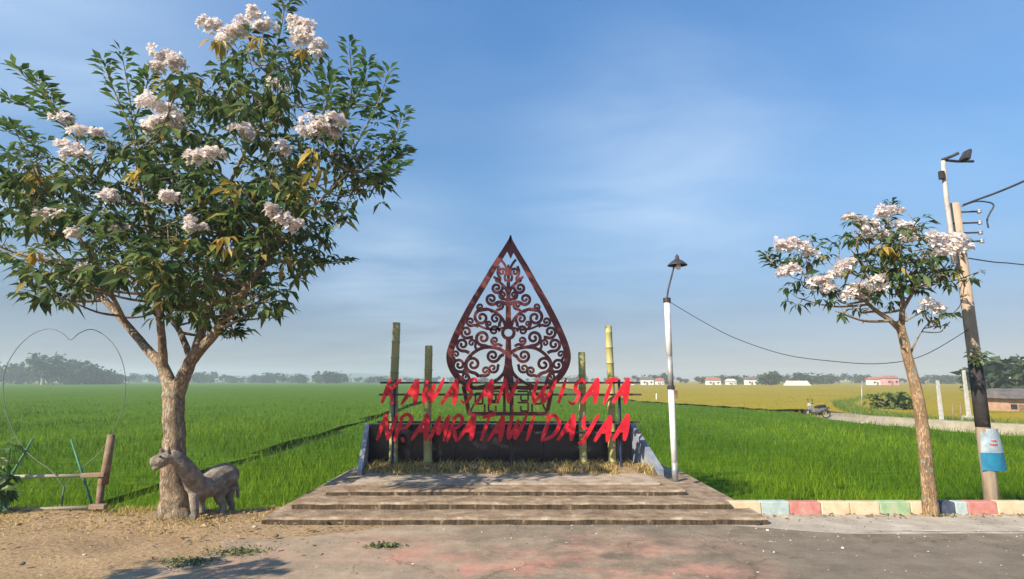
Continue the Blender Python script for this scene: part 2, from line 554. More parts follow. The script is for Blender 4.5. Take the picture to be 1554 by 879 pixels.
L.new(n2.outputs['Fac'], bp.inputs['Height']); L.new(bp.outputs['Normal'], B.inputs['Normal'])
g = fast_mesh('ground', np.stack([GX, GY, h], -1).reshape(-1, 3), [Q], m, smooth=True)
tag(g, kind='structure')


# ------------------------------------------------------------------ road and dusty apron
def sheet(name, outline, z, mat):
    me = bpy.data.meshes.new(name)
    me.from_pydata([(x, y, z) for x, y in outline], [], [tuple(range(len(outline)))])
    o = link_mesh(name, me, mat)
    return tag(o, kind='structure')


def road_material():
    m, nt, N, L, B = nodes_of('worn_asphalt')
    B.inputs['Roughness'].default_value = .92
    B.inputs['Specular IOR Level'].default_value = .25
    tc = N.new('ShaderNodeTexCoord')
    mp = N.new('ShaderNodeMapping'); mp.inputs['Scale'].default_value = (.45, 1.0, 1)
    L.new(tc.outputs['Object'], mp.inputs['Vector'])
    def noise(s, d=7, ro=.62, v=mp):
        n = N.new('ShaderNodeTexNoise')
        n.inputs['Scale'].default_value = s; n.inputs['Detail'].default_value = d; n.inputs['Roughness'].default_value = ro
        L.new(v.outputs['Vector'] if v is mp else tc.outputs['Object'], n.inputs['Vector'])
        return n
    def ramp(src, a, ca, b, cb):
        r = N.new('ShaderNodeValToRGB')
        r.color_ramp.elements[0].position = a; r.color_ramp.elements[0].color = c4(ca)
        r.color_ramp.elements[1].position = b; r.color_ramp.elements[1].color = c4(cb)
        L.new(src, r.inputs['Fac']); return r
    def mix(f, a, b):
        x = N.new('ShaderNodeMix'); x.data_type = 'RGBA'
        L.new(f, x.inputs['Factor']); L.new(a, x.inputs['A']); L.new(b, x.inputs['B'])
        return x.outputs['Result']
    def mth(op, a, b):
        x = N.new('ShaderNodeMath'); x.operation = op; x.use_clamp = op in ('MULTIPLY',)
        for i, q in enumerate((a, b)):
            if isinstance(q, (int, float)): x.inputs[i].default_value = q
            else: L.new(q, x.inputs[i])
        return x.outputs[0]
    asph = ramp(noise(3).outputs['Fac'], .3, (.165, .135, .098), .7, (.225, .188, .142))
    dust = ramp(noise(5, v=None).outputs['Fac'], .3, (.3, .225, .15), .7, (.44, .35, .25))
    conc = ramp(noise(4).outputs['Fac'], .3, (.27, .21, .15), .7, (.41, .33, .24))
    pink = ramp(noise(6).outputs['Fac'], .3, (.40, .17, .12), .7, (.47, .25, .19))
    sx = N.new('ShaderNodeSeparateXYZ'); L.new(tc.outputs['Object'], sx.inputs[0])
    X, Yc = sx.outputs['X'], sx.outputs['Y']
    # old concrete apron in the middle, asphalt towards +x
    wob = noise(1.1, 5, .6, None).outputs['Fac']
    fa = N.new('ShaderNodeMapRange'); fa.inputs['From Min'].default_value = .6; fa.inputs['From Max'].default_value = 2.6
    L.new(mth('ADD', X, mth('MULTIPLY_ADD', wob, 3.0)), fa.inputs['Value'])
    base = mix(fa.outputs['Result'], conc.outputs['Color'], asph.outputs['Color'])
    # worn red paint left on the apron
    pn = ramp(noise(.85, 6, .7, None).outputs['Fac'], .44, (0, 0, 0), .58, (1, 1, 1))
    band = N.new('ShaderNodeMapRange'); band.inputs['From Min'].default_value = 6.75; band.inputs['From Max'].default_value = 5.9
    L.new(Yc, band.inputs['Value'])
    px1 = N.new('ShaderNodeMapRange'); px1.inputs['From Min'].default_value = 2.5; px1.inputs['From Max'].default_value = 1.7
    L.new(X, px1.inputs['Value'])
    pf = mth('MULTIPLY', mth('MULTIPLY', pn.outputs['Color'], band.outputs['Result']), px1.outputs['Result'])
    base = mix(mth('MULTIPLY', pf, .95), base, pink.outputs['Color'])
    # blown dust near the verge and the steps
    d1 = N.new('ShaderNodeMapRange'); d1.inputs['From Min'].default_value = .6; d1.inputs['From Max'].default_value = -2.2
    L.new(mth('ADD', X, mth('MULTIPLY_ADD', noise(1.6, 6, .7, None).outputs['Fac'], 2.4)), d1.inputs['Value'])
    dn = ramp(noise(2.2, 8, .7, None).outputs['Fac'], .42, (0, 0, 0), .62, (.75, .75, .75))
    dd = mth('MAXIMUM', d1.outputs['Result'], dn.outputs['Color'])
    d2 = N.new('ShaderNodeMapRange'); d2.inputs['From Min'].default_value = 3.0; d2.inputs['From Max'].default_value = 1.0
    L.new(X, d2.inputs['Value'])
    d3 = N.new('ShaderNodeMapRange'); d3.inputs['From Min'].default_value = 6.1; d3.inputs['From Max'].default_value = 6.9
    L.new(Yc, d3.inputs['Value'])
    dd = mth('MULTIPLY', dd, mth('MAXIMUM', d2.outputs['Result'], mth('MULTIPLY', d3.outputs['Result'], .8)))
    base = mix(dd, base, dust.outputs['Color'])
    vo = N.new('ShaderNodeTexVoronoi'); vo.feature = 'DISTANCE_TO_EDGE'; vo.inputs['Scale'].default_value = .9
    wv = N.new('ShaderNodeVectorMath'); wv.operation = 'MULTIPLY_ADD'
    L.new(noise(3.5, 6, .7, None).outputs['Color'], wv.inputs[0]); wv.inputs[1].default_value = (.45, .45, 0); L.new(tc.outputs['Object'], wv.inputs[2])
    L.new(wv.outputs[0], vo.inputs['Vector'])
    ck = ramp(vo.outputs['Distance'], .0, (.6, .57, .53), .012, (1, 1, 1))
    cm = ramp(noise(.7, 3, .5, None).outputs['Fac'], .48, (0, 0, 0), .56, (1, 1, 1))
    xc = N.new('ShaderNodeMix'); xc.data_type = 'RGBA'; xc.blend_type = 'MULTIPLY'
    L.new(cm.outputs['Color'], xc.inputs['Factor']); L.new(base, xc.inputs['A']); L.new(ck.outputs['Color'], xc.inputs['B'])
    base = xc.outputs['Result']
    # dark stains and patches
    sm_ = ramp(noise(1.7, 9, .75, None).outputs['Fac'], .4, (.72, .7, .68), .58, (1.05, 1.05, 1.05))
    xs_ = N.new('ShaderNodeMix'); xs_.data_type = 'RGBA'; xs_.blend_type = 'MULTIPLY'; xs_.inputs['Factor'].default_value = .8
    L.new(base, xs_.inputs['A']); L.new(sm_.outputs['Color'], xs_.inputs['B'])
    base = xs_.outputs['Result']
    grain = ramp(noise(60, 4, .8, None).outputs['Fac'], .3, (.7, .7, .7), .65, (1.15, 1.15, 1.15))
    x = N.new('ShaderNodeMix'); x.data_type = 'RGBA'; x.blend_type = 'MULTIPLY'; x.inputs['Factor'].default_value = .6
    L.new(base, x.inputs['A']); L.new(grain.outputs['Color'], x.inputs['B'])
    L.new(x.outputs['Result'], B.inputs['Base Color'])
    bp = N.new('ShaderNodeBump'); bp.inputs['Strength'].default_value = .35; bp.inputs['Distance'].default_value = .012
    L.new(noise(45, 5, .7, None).outputs['Fac'], bp.inputs['Height']); L.new(bp.outputs['Normal'], B.inputs['Normal'])
    return m


g2 = random.Random(3)
yr = Y0 + .04
ye = gy(811, 0)
top = [(-2.4 + i * .12, Y0 - .02 - max(0, -(i * .12 - 2.4) - 1.2) * .5 + g2.uniform(-.04, .04)) for i in range(0, 40)]
top = [(x, min(y, Y0 + .0)) for x, y in top]
edge_r = [(2.4 + i * .3, ye + (Y0 - ye) * max(0, 1 - i / 4.0) + g2.uniform(-.025, .025)) for i in range(0, 130)]
leftside = [(-3.0 + .25 * math.sin(k * 1.3) + g2.uniform(-.12, .12) - (6.4 - k * .35) * .02, 6.35 - k * .3) for k in range(0, 20)]
outline = leftside[::-1] + top[2:] + edge_r + [(60, -30), (-3, -30)]
road = sheet('road', outline, .006, road_material())
pav_m = pm('pavement_concrete', (.28, .235, .18), (.44, .385, .31), 2.2, .95, .5, 20, c3=(.5, .45, .37), c3pos=.62, dist=.012)
pv = [(2.3 + i * .3, ye - .05 + g2.uniform(-.02, .02)) for i in range(130)]
sheet('pavement', pv + [(45, YK + .05), (2.3, YK + .05)], .003, pav_m)
# faded white edge line, broken where it has worn away
ln = MB()
x = 4.0
while x < 30:
    d = g2.uniform(.25, 1.1)
    w = g2.uniform(.03, .055)
    q = [(x, gy(807, 0) + g2.uniform(-.01, .01)), (x + d, gy(807, 0) + g2.uniform(-.01, .01))]
    ln.add([(q[0][0], q[0][1], .0095), (q[1][0], q[1][1], .0095), (q[1][0], q[1][1] + w, .0095), (q[0][0], q[0][1] + w * .8, .0095)], [(0, 1, 2, 3)])
    x += d + g2.uniform(.02, .25)
tag(ln.build('road_marking', pm('faded_white', (.36, .32, .26), (.6, .56, .5), 9, .9, .2)), kind='structure')

# ------------------------------------------------------------------ stepped platform
plat = thing('stepped_platform', 'low weathered concrete platform of broad steps carrying the red letter sign', 'platform', (0, Y0, 0))


def slab(x0a, x1a, ya, yb, za, zb, seed, seglen=.13, rag=.008):
    """A slab whose front and side edges are a little worn."""
    rr = random.Random(seed)
    nseg = max(2, int((x1a - x0a) / seglen))
    mb = MB()
    fr = [(x0a + (x1a - x0a) * i / nseg, ya + rr.uniform(-rag, rag)) for i in range(nseg + 1)]
    zt = [zb + rr.uniform(-rag, rag * .3) for _ in fr]
    V = []
    for (x, y), z in zip(fr, zt):
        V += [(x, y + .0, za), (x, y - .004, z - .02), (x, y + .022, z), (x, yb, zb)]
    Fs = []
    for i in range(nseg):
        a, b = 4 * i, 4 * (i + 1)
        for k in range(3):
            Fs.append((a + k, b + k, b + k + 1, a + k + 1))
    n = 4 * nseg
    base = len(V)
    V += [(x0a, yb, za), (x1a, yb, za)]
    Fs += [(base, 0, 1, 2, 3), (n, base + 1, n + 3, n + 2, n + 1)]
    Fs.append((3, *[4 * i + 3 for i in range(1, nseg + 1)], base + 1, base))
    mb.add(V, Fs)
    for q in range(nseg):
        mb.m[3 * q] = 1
    return mb


xl1, xr1 = onz(397, 797, 0).x, onz(1166, 797, 0).x
xl2, xr2 = at(443, 765, Y1).x, at(1108, 763, Y1).x
xl3, xr3 = at(495, 748, Y2).x, at(1040, 744, Y2).x
YBK = 10.9
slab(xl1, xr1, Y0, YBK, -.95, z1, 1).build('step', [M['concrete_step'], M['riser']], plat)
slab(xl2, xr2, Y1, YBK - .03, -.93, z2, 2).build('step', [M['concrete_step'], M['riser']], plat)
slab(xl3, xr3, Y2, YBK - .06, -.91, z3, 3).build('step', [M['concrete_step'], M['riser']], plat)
pt = MB()
pt.box(((xl3 + xr3) / 2, (gy(736, z3) + Yb) / 2, z3 + .008), (xr3 - xl3 - .45, Yb - gy(736, z3), .03))
bevel(pt.build('landing', M['concrete_top'], plat), .008)

# ------------------------------------------------------------------ planter with its black granite wall
YW = Yb + .72
zw = zat(644, YW)
xw0, xw1 = at(560, 644, YW).x, at(957, 644, YW).x
xf0, xf1 = at(549, 722, Yb).x, at(1000, 722, Yb).x
pl = thing('planter', 'black granite planter wall standing behind the bamboo poles and dry grass', 'planter', ((xw0 + xw1) / 2, Yb, z3))
bw = MB()
nP = 6
for i in range(nP):
    a = xw0 + (xw1 - xw0) * i / nP + .004
    b = xw0 + (xw1 - xw0) * (i + 1) / nP - .004
    bw.box(((a + b) / 2, YW + .03, (zw + z3) / 2 + .01), (b - a, .03, zw - z3 - .02))
bw.build('granite_facing', M['granite'], pl)
bk = MB()
bk.box(((xw0 + xw1) / 2, YW + .13, (zw + MUD) / 2), (xw1 - xw0 + .06, .16, zw - MUD))
bevel(bk.build('back_wall', M['blue_grey'], pl), .01)
for s, xb, xf in ((-1, xw0, xf0), (1, xw1, xf1)):
    w = MB()
    th = .075
    zb0 = z3 - .02
    A = [(xf, Yb, zb0), (xf, Yb, z3 + .09), (xb, YW + .04, zw + .012), (xb, YW + .04, zb0)]
    V = A + [(p[0] + s * th, p[1], p[2]) for p in A]
    w.add(V, [(0, 1, 2, 3), (7, 6, 5, 4), (0, 4, 5, 1), (1, 5, 6, 2), (2, 6, 7, 3), (3, 7, 4, 0)])
    w.build('side_wall', M['plaster_grey'] if s < 0 else M['blue_grey'], pl)
so = MB()
zs = z3 + .05
n = 40
V, Fs = [], []
for j in range(8):
    for i in range(n + 1):
        f = j / 7
        x0, x1 = xf0 + (xw0 - xf0) * f, xf1 + (xw1 - xf1) * f
        hh = zs + .05 * math.sin(f * math.pi * .8) + .02 * math.sin(i * .9) * math.sin(j * 1.3) + random.uniform(0, .015)
        if j == 0: hh = z3
        V.append((x0 + (x1 - x0) * i / n, Yb + (YW - Yb + .01) * f, hh))
for j in range(7):
    for i in range(n):
        a = j * (n + 1) + i
        Fs.append((a, a + 1, a + n + 2, a + n + 1))
so.add(V, Fs)
so.build('soil', M['soil'], pl, smooth=True)
# dry grass in the bed
n = 2600
X = rng.uniform(xf0 + .05, xf1 - .05, n); Yy = Yb + .03 + (YW - Yb - .08) * rng.uniform(0, 1, n) ** 1.3
dens = .5 + .5 * np.sin(X * 3.1) * np.sin(X * 7.3 + 1)
k = rng.uniform(0, 1, n) < .35 + .65 * dens
X, Yy = X[k], Yy[k]
Vb, Qb, Tb = blades(X, Yy, np.full(len(X), zs - .02), rng.uniform(.06, .2, len(X)), np.full(len(X), .012), .9, 3)
n2 = 500
X2 = rng.uniform(xf0 + .1, xf1 - .1, n2); Y2_ = Yb + .02 - np.abs(rng.normal(0, .10, n2))
kq = np.sin(X2 * 4.1 + 2) + np.sin(X2 * 9.7) > -.4
V2, Q2, T2 = blades(X2[kq], Y2_[kq], np.full(kq.sum(), z3 + .015), rng.uniform(.03, .09, kq.sum()), np.full(kq.sum(), .011), 1.2, 5)
Qb = np.concatenate([Qb, Q2 + len(Vb)]); Tb = np.concatenate([Tb, T2 + len(Vb)]); Vb = np.concatenate([Vb, V2])
tag(fast_mesh('dry_grass', Vb, [Qb, Tb], DRY), 'dry yellow grass growing in the bed before the black wall', 'grass', kind='stuff')

# ------------------------------------------------------------------ bamboo poles
YB = Yb + .45


def bamboo(ptop, pbot, wpx, mat, label, seed):
    rr = random.Random(seed)
    a = at(pbot[0], pbot[1], YB); a.z = zs - .03
    b = at(ptop[0], ptop[1], YB)
    rad = wpx / 2 * (YB * 1.0) / F
    th = thing('bamboo_pole', label, 'bamboo pole', a, 'bamboo poles in the planter')
    mb = MB()
    Lh = (b - a).length
    pts, rads = [], []
    z, node = 0, 0.12
    steps = [0.0]
    while node < Lh - .05:
        steps += [node - .012, node, node + .012]
        node += rr.uniform(.2, .27)
    steps += [Lh]
    for i, s in enumerate(steps):
        f = s / Lh
        r0 = rad * (1.06 - .12 * f)
        if i % 3 == 2 and i < len(steps) - 1: r0 *= 1.13
        pts.append(a.lerp(b, f) + Vector((.008 * math.sin(s * 3 + seed), 0, 0)))
        rads.append(r0)
    mb.tube(pts, rads, 14, cap=False)
    # hollow mouth
    e = pts[-1]
    r0 = rads[-1]
    mb.tube([e, e + Vector((0, 0, .004)), e - Vector((0, 0, .1))], [r0, r0 * .78, r0 * .76], 14)
    rg = mb
    for s in steps[2::3][:-1]:
        p = a.lerp(b, s / Lh) + Vector((.008 * math.sin(s * 3 + seed), 0, 0))
        rg.tube([p - Vector((0, 0, .004)), p + Vector((0, 0, .004))], rad * 1.17, 14, 1)
    mb.build('stem', [mat, M['bamboo_grey']], th, smooth=True)


bamboo((601, 490), (596, 708), 12.5, M['bamboo_grey'], 'tall greenish grey bamboo pole behind the first letter of the sign', 1)
bamboo((650, 525), (649, 708), 12, M['bamboo'], 'short yellow bamboo pole between the ornament and the greenish grey pole', 2)
bamboo((882, 535), (886, 708), 11, M['bamboo'], 'shortest yellow bamboo pole, just past the ornament on the lamp post side', 3)
bamboo((924, 495), (930, 708), 11, M['bamboo'], 'tall yellow bamboo pole nearest to the white lamp post', 4)

# ------------------------------------------------------------------ letter sign
YS = Yb + .12
SPX = at(778, 620, YS).x - at(777, 620, YS).x
sign = thing('letter_sign', 'two lines of slanted red metal letters on dark rails before the planter', 'sign', at(770, 720, YS))


def P2(px, py, Y):
    p = at(px, py, Y)
    return (p.x, p.z)


for px in (594, 944):
    b = at(px, 716, YS); t_ = at(px + 1, 576, YS)
    mb = MB().tube([(b.x, YS + .05, z3 - .01), (b.x, YS + .05, t_.z)], .021, 4)
    mb.build('post', M['navy_metal'], sign)
for py, x0, x1 in ((581, 577, 972), (599, 575, 974), (641, 572, 972), (657, 574, 973)):
    a, b = at(x0, py, YS), at(x1, py, YS)
    MB().box(((a.x + b.x) / 2, YS + .02, (a.z + b.z) / 2), (b.x - a.x, .022, .03)).build('rail', M['dark_metal'], sign)

GL = {
    'K': [[(.12, -.02), (.2, 1.02)], [(.95, .98), (.5, .6), (.18, .42)], [(.32, .5), (.6, .3), (.92, -.05)]],
    'A': [[(0, -.04), (.3, .5), (.56, 1.04)], [(.52, 1.02), (.7, .5), (.86, -.06)], [(.14, .33), (.84, .42)]],
    'W': [[(.05, 1.0), (.06, .4), (.2, 0)], [(.2, 0), (.42, .4), (.52, .8)], [(.52, .8), (.55, .3), (.66, 0)], [(.66, 0), (.88, .5), (1.0, 1.04)]],
    'S': [[(.92, .85), (.66, 1.0), (.32, .86), (.34, .6), (.66, .46), (.72, .2), (.45, -.02), (.06, .12)]],
    'N': [[(.08, -.04), (.16, 1.0)], [(.14, 1.02), (.5, .45), (.8, -.04)], [(.8, -.02), (.88, .5), (.96, 1.06)]],
    'I': [[(.5, -.03), (.52, 1.03)]],
    'T': [[(.44, -.04), (.54, 1.0)], [(.0, .9), (.5, 1.0), (1.05, 1.02)]],
    'P': [[(.14, -.06), (.24, 1.0)], [(.05, .86), (.5, 1.05), (.95, .86), (.8, .56), (.26, .42)]],
    'M': [[(.0, -.04), (.2, 1.0)], [(.2, 1.0), (.36, .4), (.45, .2)], [(.45, .2), (.66, .6), (.82, 1.03)], [(.82, 1.02), (.9, .5), (.98, -.05)]],
    'R': [[(.12, -.05), (.22, 1.0)], [(.05, .88), (.5, 1.04), (.9, .84), (.74, .58), (.28, .46)], [(.36, .48), (.62, .26), (.95, -.06)]],
    'D': [[(.14, 0), (.24, .98)], [(.0, .92), (.5, 1.02), (.95, .66), (.76, .2), (.1, -.02)]],
    'Y': [[(.04, 1.0), (.16, .55), (.5, .46)], [(.96, 1.04), (.72, .5), (.4, -.12), (.12, -.1)]],
    '.': [[(.35, .0), (.65, .06)]],
}


def letter(ch, px, py, wpx, hpx, seed):
    rr = random.Random(seed)
    mb = MB()
    for si, st in enumerate(GL[ch]):
        pts = [Vector((p[0], p[1])) for p in st]
        pts = catmull([Vector((p.x, p.y, 0)) for p in pts], 6)
        out, wid = [], []
        n = len(pts)
        for i, p in enumerate(pts):
            f = i / (n - 1)
            lx = px + (p.x - .5) * wpx + (p.y - .5) * hpx * .30
            ly = py - (p.y - .5) * hpx
            out.append(P2(lx, ly, YS))
            base = 4.7 if ch != '.' else 6.5
            if si == 1 and ch in 'A': base = 7.2
            wid.append(base * SPX * (.30 + .95 * math.sin(math.pi * min(1, .12 + .85 * f)) ** .8))
        mb.ribbon(out, wid, YS - .02 - .003 * si, .034 + .002 * si, None)
    return mb.build('letter', M['red_paint'], sign)


line1 = [('K', 594, 22), ('A', 627, 24), ('W', 656, 25), ('A', 687, 23), ('S', 712, 20), ('A', 740, 25), ('N', 770, 24),
         ('W', 824, 30), ('I', 853, 14), ('S', 875, 20), ('A', 900, 23), ('T', 923, 18), ('A', 946, 22)]
line2 = [('N', 588, 22), ('P', 612, 20), ('.', 617, 12), ('A', 643, 25), ('M', 669, 22), ('R', 691, 18), ('A', 713, 23), ('T', 737, 18),
         ('A', 757, 22), ('W', 783, 22), ('I', 805, 12), ('D', 836, 24), ('A', 864, 24), ('Y', 892, 22), ('A', 919, 23), ('A', 946, 20)]
for i, (c, x, w) in enumerate(line1):
    letter(c, x, 593 + (i % 2) * 1.5, w, 36, i)
for i, (c, x, w) in enumerate(line2):
    letter(c, x, 648 + (i % 3) * 1.0, w, 37, 50 + i)

# ------------------------------------------------------------------ leaf-shaped ornament with scrolls
YG = Yb + .26
GS = SPX * YG / YS
orn = thing('ornamental_panel', 'tall brown metal ornament shaped like a pointed leaf, filled with curling tree scrolls', 'ornament', at(776, 718, YG))
AX = 771.5
# outer outline (half, from the tip down), measured from the axis
half = [(0, 357), (4.5, 366), (14, 382), (28, 404), (43, 430), (58, 455), (72, 481), (84, 506), (92, 527), (94.5, 541), (92, 556), (84, 571), (72, 583), (62, 588)]
hp = catmull([Vector((a, b, 0)) for a, b in half], 4)
fr = MB()
for s in (-1, 1):
    o2, wd = [], []
    for i, p in enumerate(hp):
        f = i / (len(hp) - 1)
        wpx = 1.2 + 5.6 * min(1, f * 9) + 3.2 * math.sin(math.pi * min(1, f * .78 + .05))
        # inset by half of the width, measured towards the axis
        off = wpx / 2
        a = hp[max(i - 1, 0)]; b = hp[min(i + 1, len(hp) - 1)]
        d = (b - a).normalized()
        nn = Vector((-d.y, d.x, 0))
        q = p + nn * off * (1 if s else 1)
        qx = max(q.x, 0)
        o2.append(P2(AX + 3.5 * (1 - f) ** 2 + s * qx, q.y, YG))
        wd.append(wpx * GS)
    fr.ribbon(o2, wd, YG + .001 * s, .04 + .002 * s, None)
fr.add([(*(lambda p: (p[0], YG - .018, p[1]))(P2(AX + 3.5 + dx, py, YG)),) for dx, py in ((0, 360), (-8, 376), (0, 393), (8, 376))] +
       [(*(lambda p: (p[0], YG + .018, p[1]))(P2(AX + 3.5 + dx, py, YG)),) for dx, py in ((0, 360), (-8, 376), (0, 393), (8, 376))],
       [(0, 1, 2, 3), (7, 6, 5, 4), (0, 4, 5, 1), (1, 5, 6, 2), (2, 6, 7, 3), (3, 7, 4, 0)])
fr.build('frame', M['brown_metal'], orn)

tr = MB()
cnt = [0]


def strip(pxpts, w0, w1, mid=None):
    cnt[0] += 1
    n = len(pxpts)
    th = .022 + .0011 * (cnt[0] % 14)
    wd = [(w0 + (w1 - w0) * i / (n - 1)) * GS for i in range(n)]
    tr.ribbon([P2(p[0], p[1], YG) for p in pxpts], wd, YG, th, None)


def scroll(P, C, r, sgn, turns=1.25, w=3.0):
    """A stem from P that winds into a spiral round C (pixel plan, left half; mirrored too)."""
    a0 = math.atan2(P[1] - C[1], P[0] - C[0]) + sgn * .55
    pts = []
    sx, sy = C[0] + r * math.cos(a0), C[1] + r * math.sin(a0)
    tx, ty = -math.sin(a0) * sgn, math.cos(a0) * sgn
    dist = math.hypot(sx - P[0], sy - P[1])
    for i in range(7):
        f = i / 7
        q0, q1, q2 = P, (sx - tx * dist * .5, sy - ty * dist * .5), (sx, sy)
        pts.append(((1 - f) ** 2 * q0[0] + 2 * f * (1 - f) * q1[0] + f * f * q2[0], (1 - f) ** 2 * q0[1] + 2 * f * (1 - f) * q1[1] + f * f * q2[1]))
    n = int(20 * turns)
    for i in range(n + 1):
        f = i / n
        a = a0 + sgn * turns * 2 * math.pi * f
        rr = r * (1 - .78 * f)
        pts.append((C[0] + rr * math.cos(a), C[1] + rr * math.sin(a)))
    for mir in (0, 1):
        q = [(2 * AX + 0 - x, y) if mir else (x, y) for x, y in pts]
        strip(q, w * 1.75, w * 1.2)
        # bud at the end of the curl
        e = q[-1]
        cnt[0] += 1
        c = P2(e[0], e[1], YG)
        rad = w * .8 * GS
        ring = [(c[0] + rad * math.cos(t * math.pi / 5), c[1] + rad * math.sin(t * math.pi / 5)) for t in range(10)]
        th = .024 + .0011 * (cnt[0] % 14)
        V = [(x, YG - th / 2, z) for x, z in ring] + [(x, YG + th / 2, z) for x, z in ring]
        tr.add(V, [tuple(range(10)), tuple(range(19, 9, -1))] + [(k, 10 + k, 10 + (k + 1) % 10, (k + 1) % 10) for k in range(10)])


def arc(pts, w0=3.2, w1=3.2):
    q = [(p.x, p.y) for p in catmull([Vector((a, b, 0)) for a, b in pts], 6)]
    for mir in (0, 1):
        strip([(2 * AX - x, y) if mir else (x, y) for x, y in q], w0 * 1.25, w1 * 1.25)


arc([(771, 412), (766, 402), (760, 394)], 3, 3)
scroll((768, 427), (762, 413), 6.5, -1, 1.2, 2.4)
arc([(771, 446), (766, 436), (757, 427), (749, 420)], 4, 3)
scroll((764, 434), (754, 437), 8.5, 1, 1.25, 3)
scroll((769, 462), (746, 454), 9, 1, 1.3, 3)
scroll((769, 456), (763, 448), 6, 1, 1.2, 2.6)
scroll((752, 474), (758, 463), 6.5, -1, 1.2, 2.6)
scroll((748, 474), (729, 466), 6, 1, 1.2, 2.4)
arc([(769, 500), (763, 485), (752, 474), (738, 469), (728, 471)], 4.4, 3)
scroll((740, 469), (731, 482), 12, -1, 1.35, 3.2)
scroll((758, 496), (752, 484), 8.5, -1, 1.25, 2.8)
scroll((726, 496), (714, 488), 7, 1, 1.2, 2.6)
arc([(766, 497), (752, 500), (738, 499), (722, 492)], 2.6, 2.6)
scroll((718, 512), (708, 504), 9.5, 1, 1.3, 3)
scroll((742, 528), (733, 513), 11.5, 1, 1.35, 3.2)
scroll((712, 536), (702, 523), 10, 1, 1.3, 3)
scroll((759, 503), (750, 502), 7, -1, 1.25, 2.6)
scroll((762, 526), (751, 517), 6.5, 1, 1.2, 2.6)
scroll((724, 531), (716, 521), 6, -1, 1.1, 2.4)
arc([(768, 536), (756, 529), (738, 527), (722, 533), (709, 546), (706, 560), (712, 574), (716, 588)], 4.6, 3.4)
scroll((727, 572), (718, 553), 12.5, 1, 1.4, 3.2)
scroll((765, 538), (748, 540), 10, 1, 1.35, 3)
scroll((757, 553), (748, 559), 7.5, 1, 1.2, 2.6)
scroll((727, 572), (737, 563), 7.5, -1, 1.25, 2.8)
scroll((708, 568), (697, 554), 10.5, 1, 1.35, 3)
scroll((690, 548), (692, 538), 6, 1, 1.1, 2.4)
arc([(768, 555), (764, 567), (752, 578), (734, 586), (716, 589)], 4.4, 3.4)
arc([(768, 588), (748, 590), (730, 590), (712, 590)], 3, 3)
for P_, C_, r_2, sg in (((758, 404), (755, 424), 5, 1), ((704, 560), (708, 573), 6.5, -1), ((742, 500), (742, 492), 5, 1)):
    scroll(P_, C_, r_2, sg, 1.1, 2.3)
tr.build('scroll_tracery', M['brown_metal'], orn)

tk = MB()
pts = [(AX, y) for y in (402, 440, 480, 494)]
tk.ribbon([P2(x, y, YG) for x, y in pts], [w * GS for w in (3.2, 6.5, 8.5, 9)], YG, .044, None)
pts = [(AX, y) for y in (516, 540, 570, 592)]
tk.ribbon([P2(x, y, YG) for x, y in pts], [w * GS for w in (8, 10, 14, 20)], YG, .045, None)
tk.build('tree_stem', M['brown_metal'], orn)
rg = MB()
q = [(AX + 8.7 * math.cos(t * math.pi / 12), 505 + 8.7 * math.sin(t * math.pi / 12)) for t in range(25)]
rg.ribbon([P2(x, y, YG) for x, y in q], [5.2 * GS] * 25, YG, .05, None)
rg.build('ring', M['brown_metal'], orn)
# lower panel: tapered box frame with squared key pattern
bp_ = MB()
def bar(a, b, w, th):
    bp_.ribbon([P2(a[0], a[1], YG), P2(b[0], b[1], YG)], [w * GS] * 2, YG, th, None)
L0, L1, R0, R1 = (704, 588), (712, 628), (838, 588), (830, 628)
bar(L0, L1, 6, .047); bar(R0, R1, 6, .0475); bar((701, 588), (841, 588), 5, .0505); bar((709, 628), (833, 628), 5.5, .051)
for s in (-1, 1):
    def mx_(x): return AX + s * x
    bar((mx_(6), 590), (mx_(6), 626), 4, .043)
    for x0, x1, y0, y1, th in ((14, 30, 594, 608, .031), (34, 50, 597, 613, .033), (14, 30, 611, 624, .035)):
        bar((mx_(x0), y0), (mx_(x1), y0), 2.6, th); bar((mx_(x1), y0), (mx_(x1), y1), 2.6, th + .0021)
        bar((mx_(x1), y1), (mx_(x0 + 5), y1), 2.6, th + .0007); bar((mx_(x0 + 5), y1), (mx_(x0 + 5), y0 + 5), 2.6, th + .0028)
    bar((mx_(33), 590), (mx_(33), 597), 2.6, .039); bar((mx_(52), 613), (mx_(58), 626), 2.6, .0395); bar((mx_(22), 608), (mx_(22), 611), 3, .0405)
    bar((mx_(36), 613), (mx_(36), 626), 2.6, .041)
bp_.build('base_panel', M['brown_metal'], orn)
b = at(776, 718, YG)
MB().tube([(b.x, YG + .05, z3), (b.x, YG + .05, at(776, 592, YG).z)], .028, 8).build('post', M['dark_metal'], orn)

# ------------------------------------------------------------------ lamp post
YL = Yb - .15
b = at(1025, 731, YL)
t_ = at(1012, 455, YL)
lp = thing('lamp_post', 'slim white lamp post with a dark conical shade standing at the platform corner', 'lamp post', (b.x, YL, z2))
def on(f): return Vector((b.x, YL, z2)).lerp(t_, f)
mb = MB()
r_ = .046
mb.tube([on(0), on(.1)], r_, 14, 1)
mb.tube([on(.1), on(.28), on(.5)], r_, 14, 0)
mb.tube([on(.5), on(.68)], r_ * .92, 14, 1)
mb.tube([on(.68), on(.85), on(1.0)], r_ * 1.0, 14, 0)
mb.build('pole', [M['white_paint'], M['grey_steel']], lp, smooth=True)
q = [(1012, 456), (1014, 440), (1019, 420), (1023, 405), (1028, 398)]
a_ = [at(x, y, YL) for x, y in q]
MB().tube(catmull(a_, 4), .014, 8).build('arm', M['dark_metal'], lp, smooth=True)
c = at(1028, 403, YL)
sh = MB().lathe(c, [(.155, 0), (.15, .012), (.09, .065), (.035, .1), (.028, .15), (.012, .17), (.001, .19)], 24)
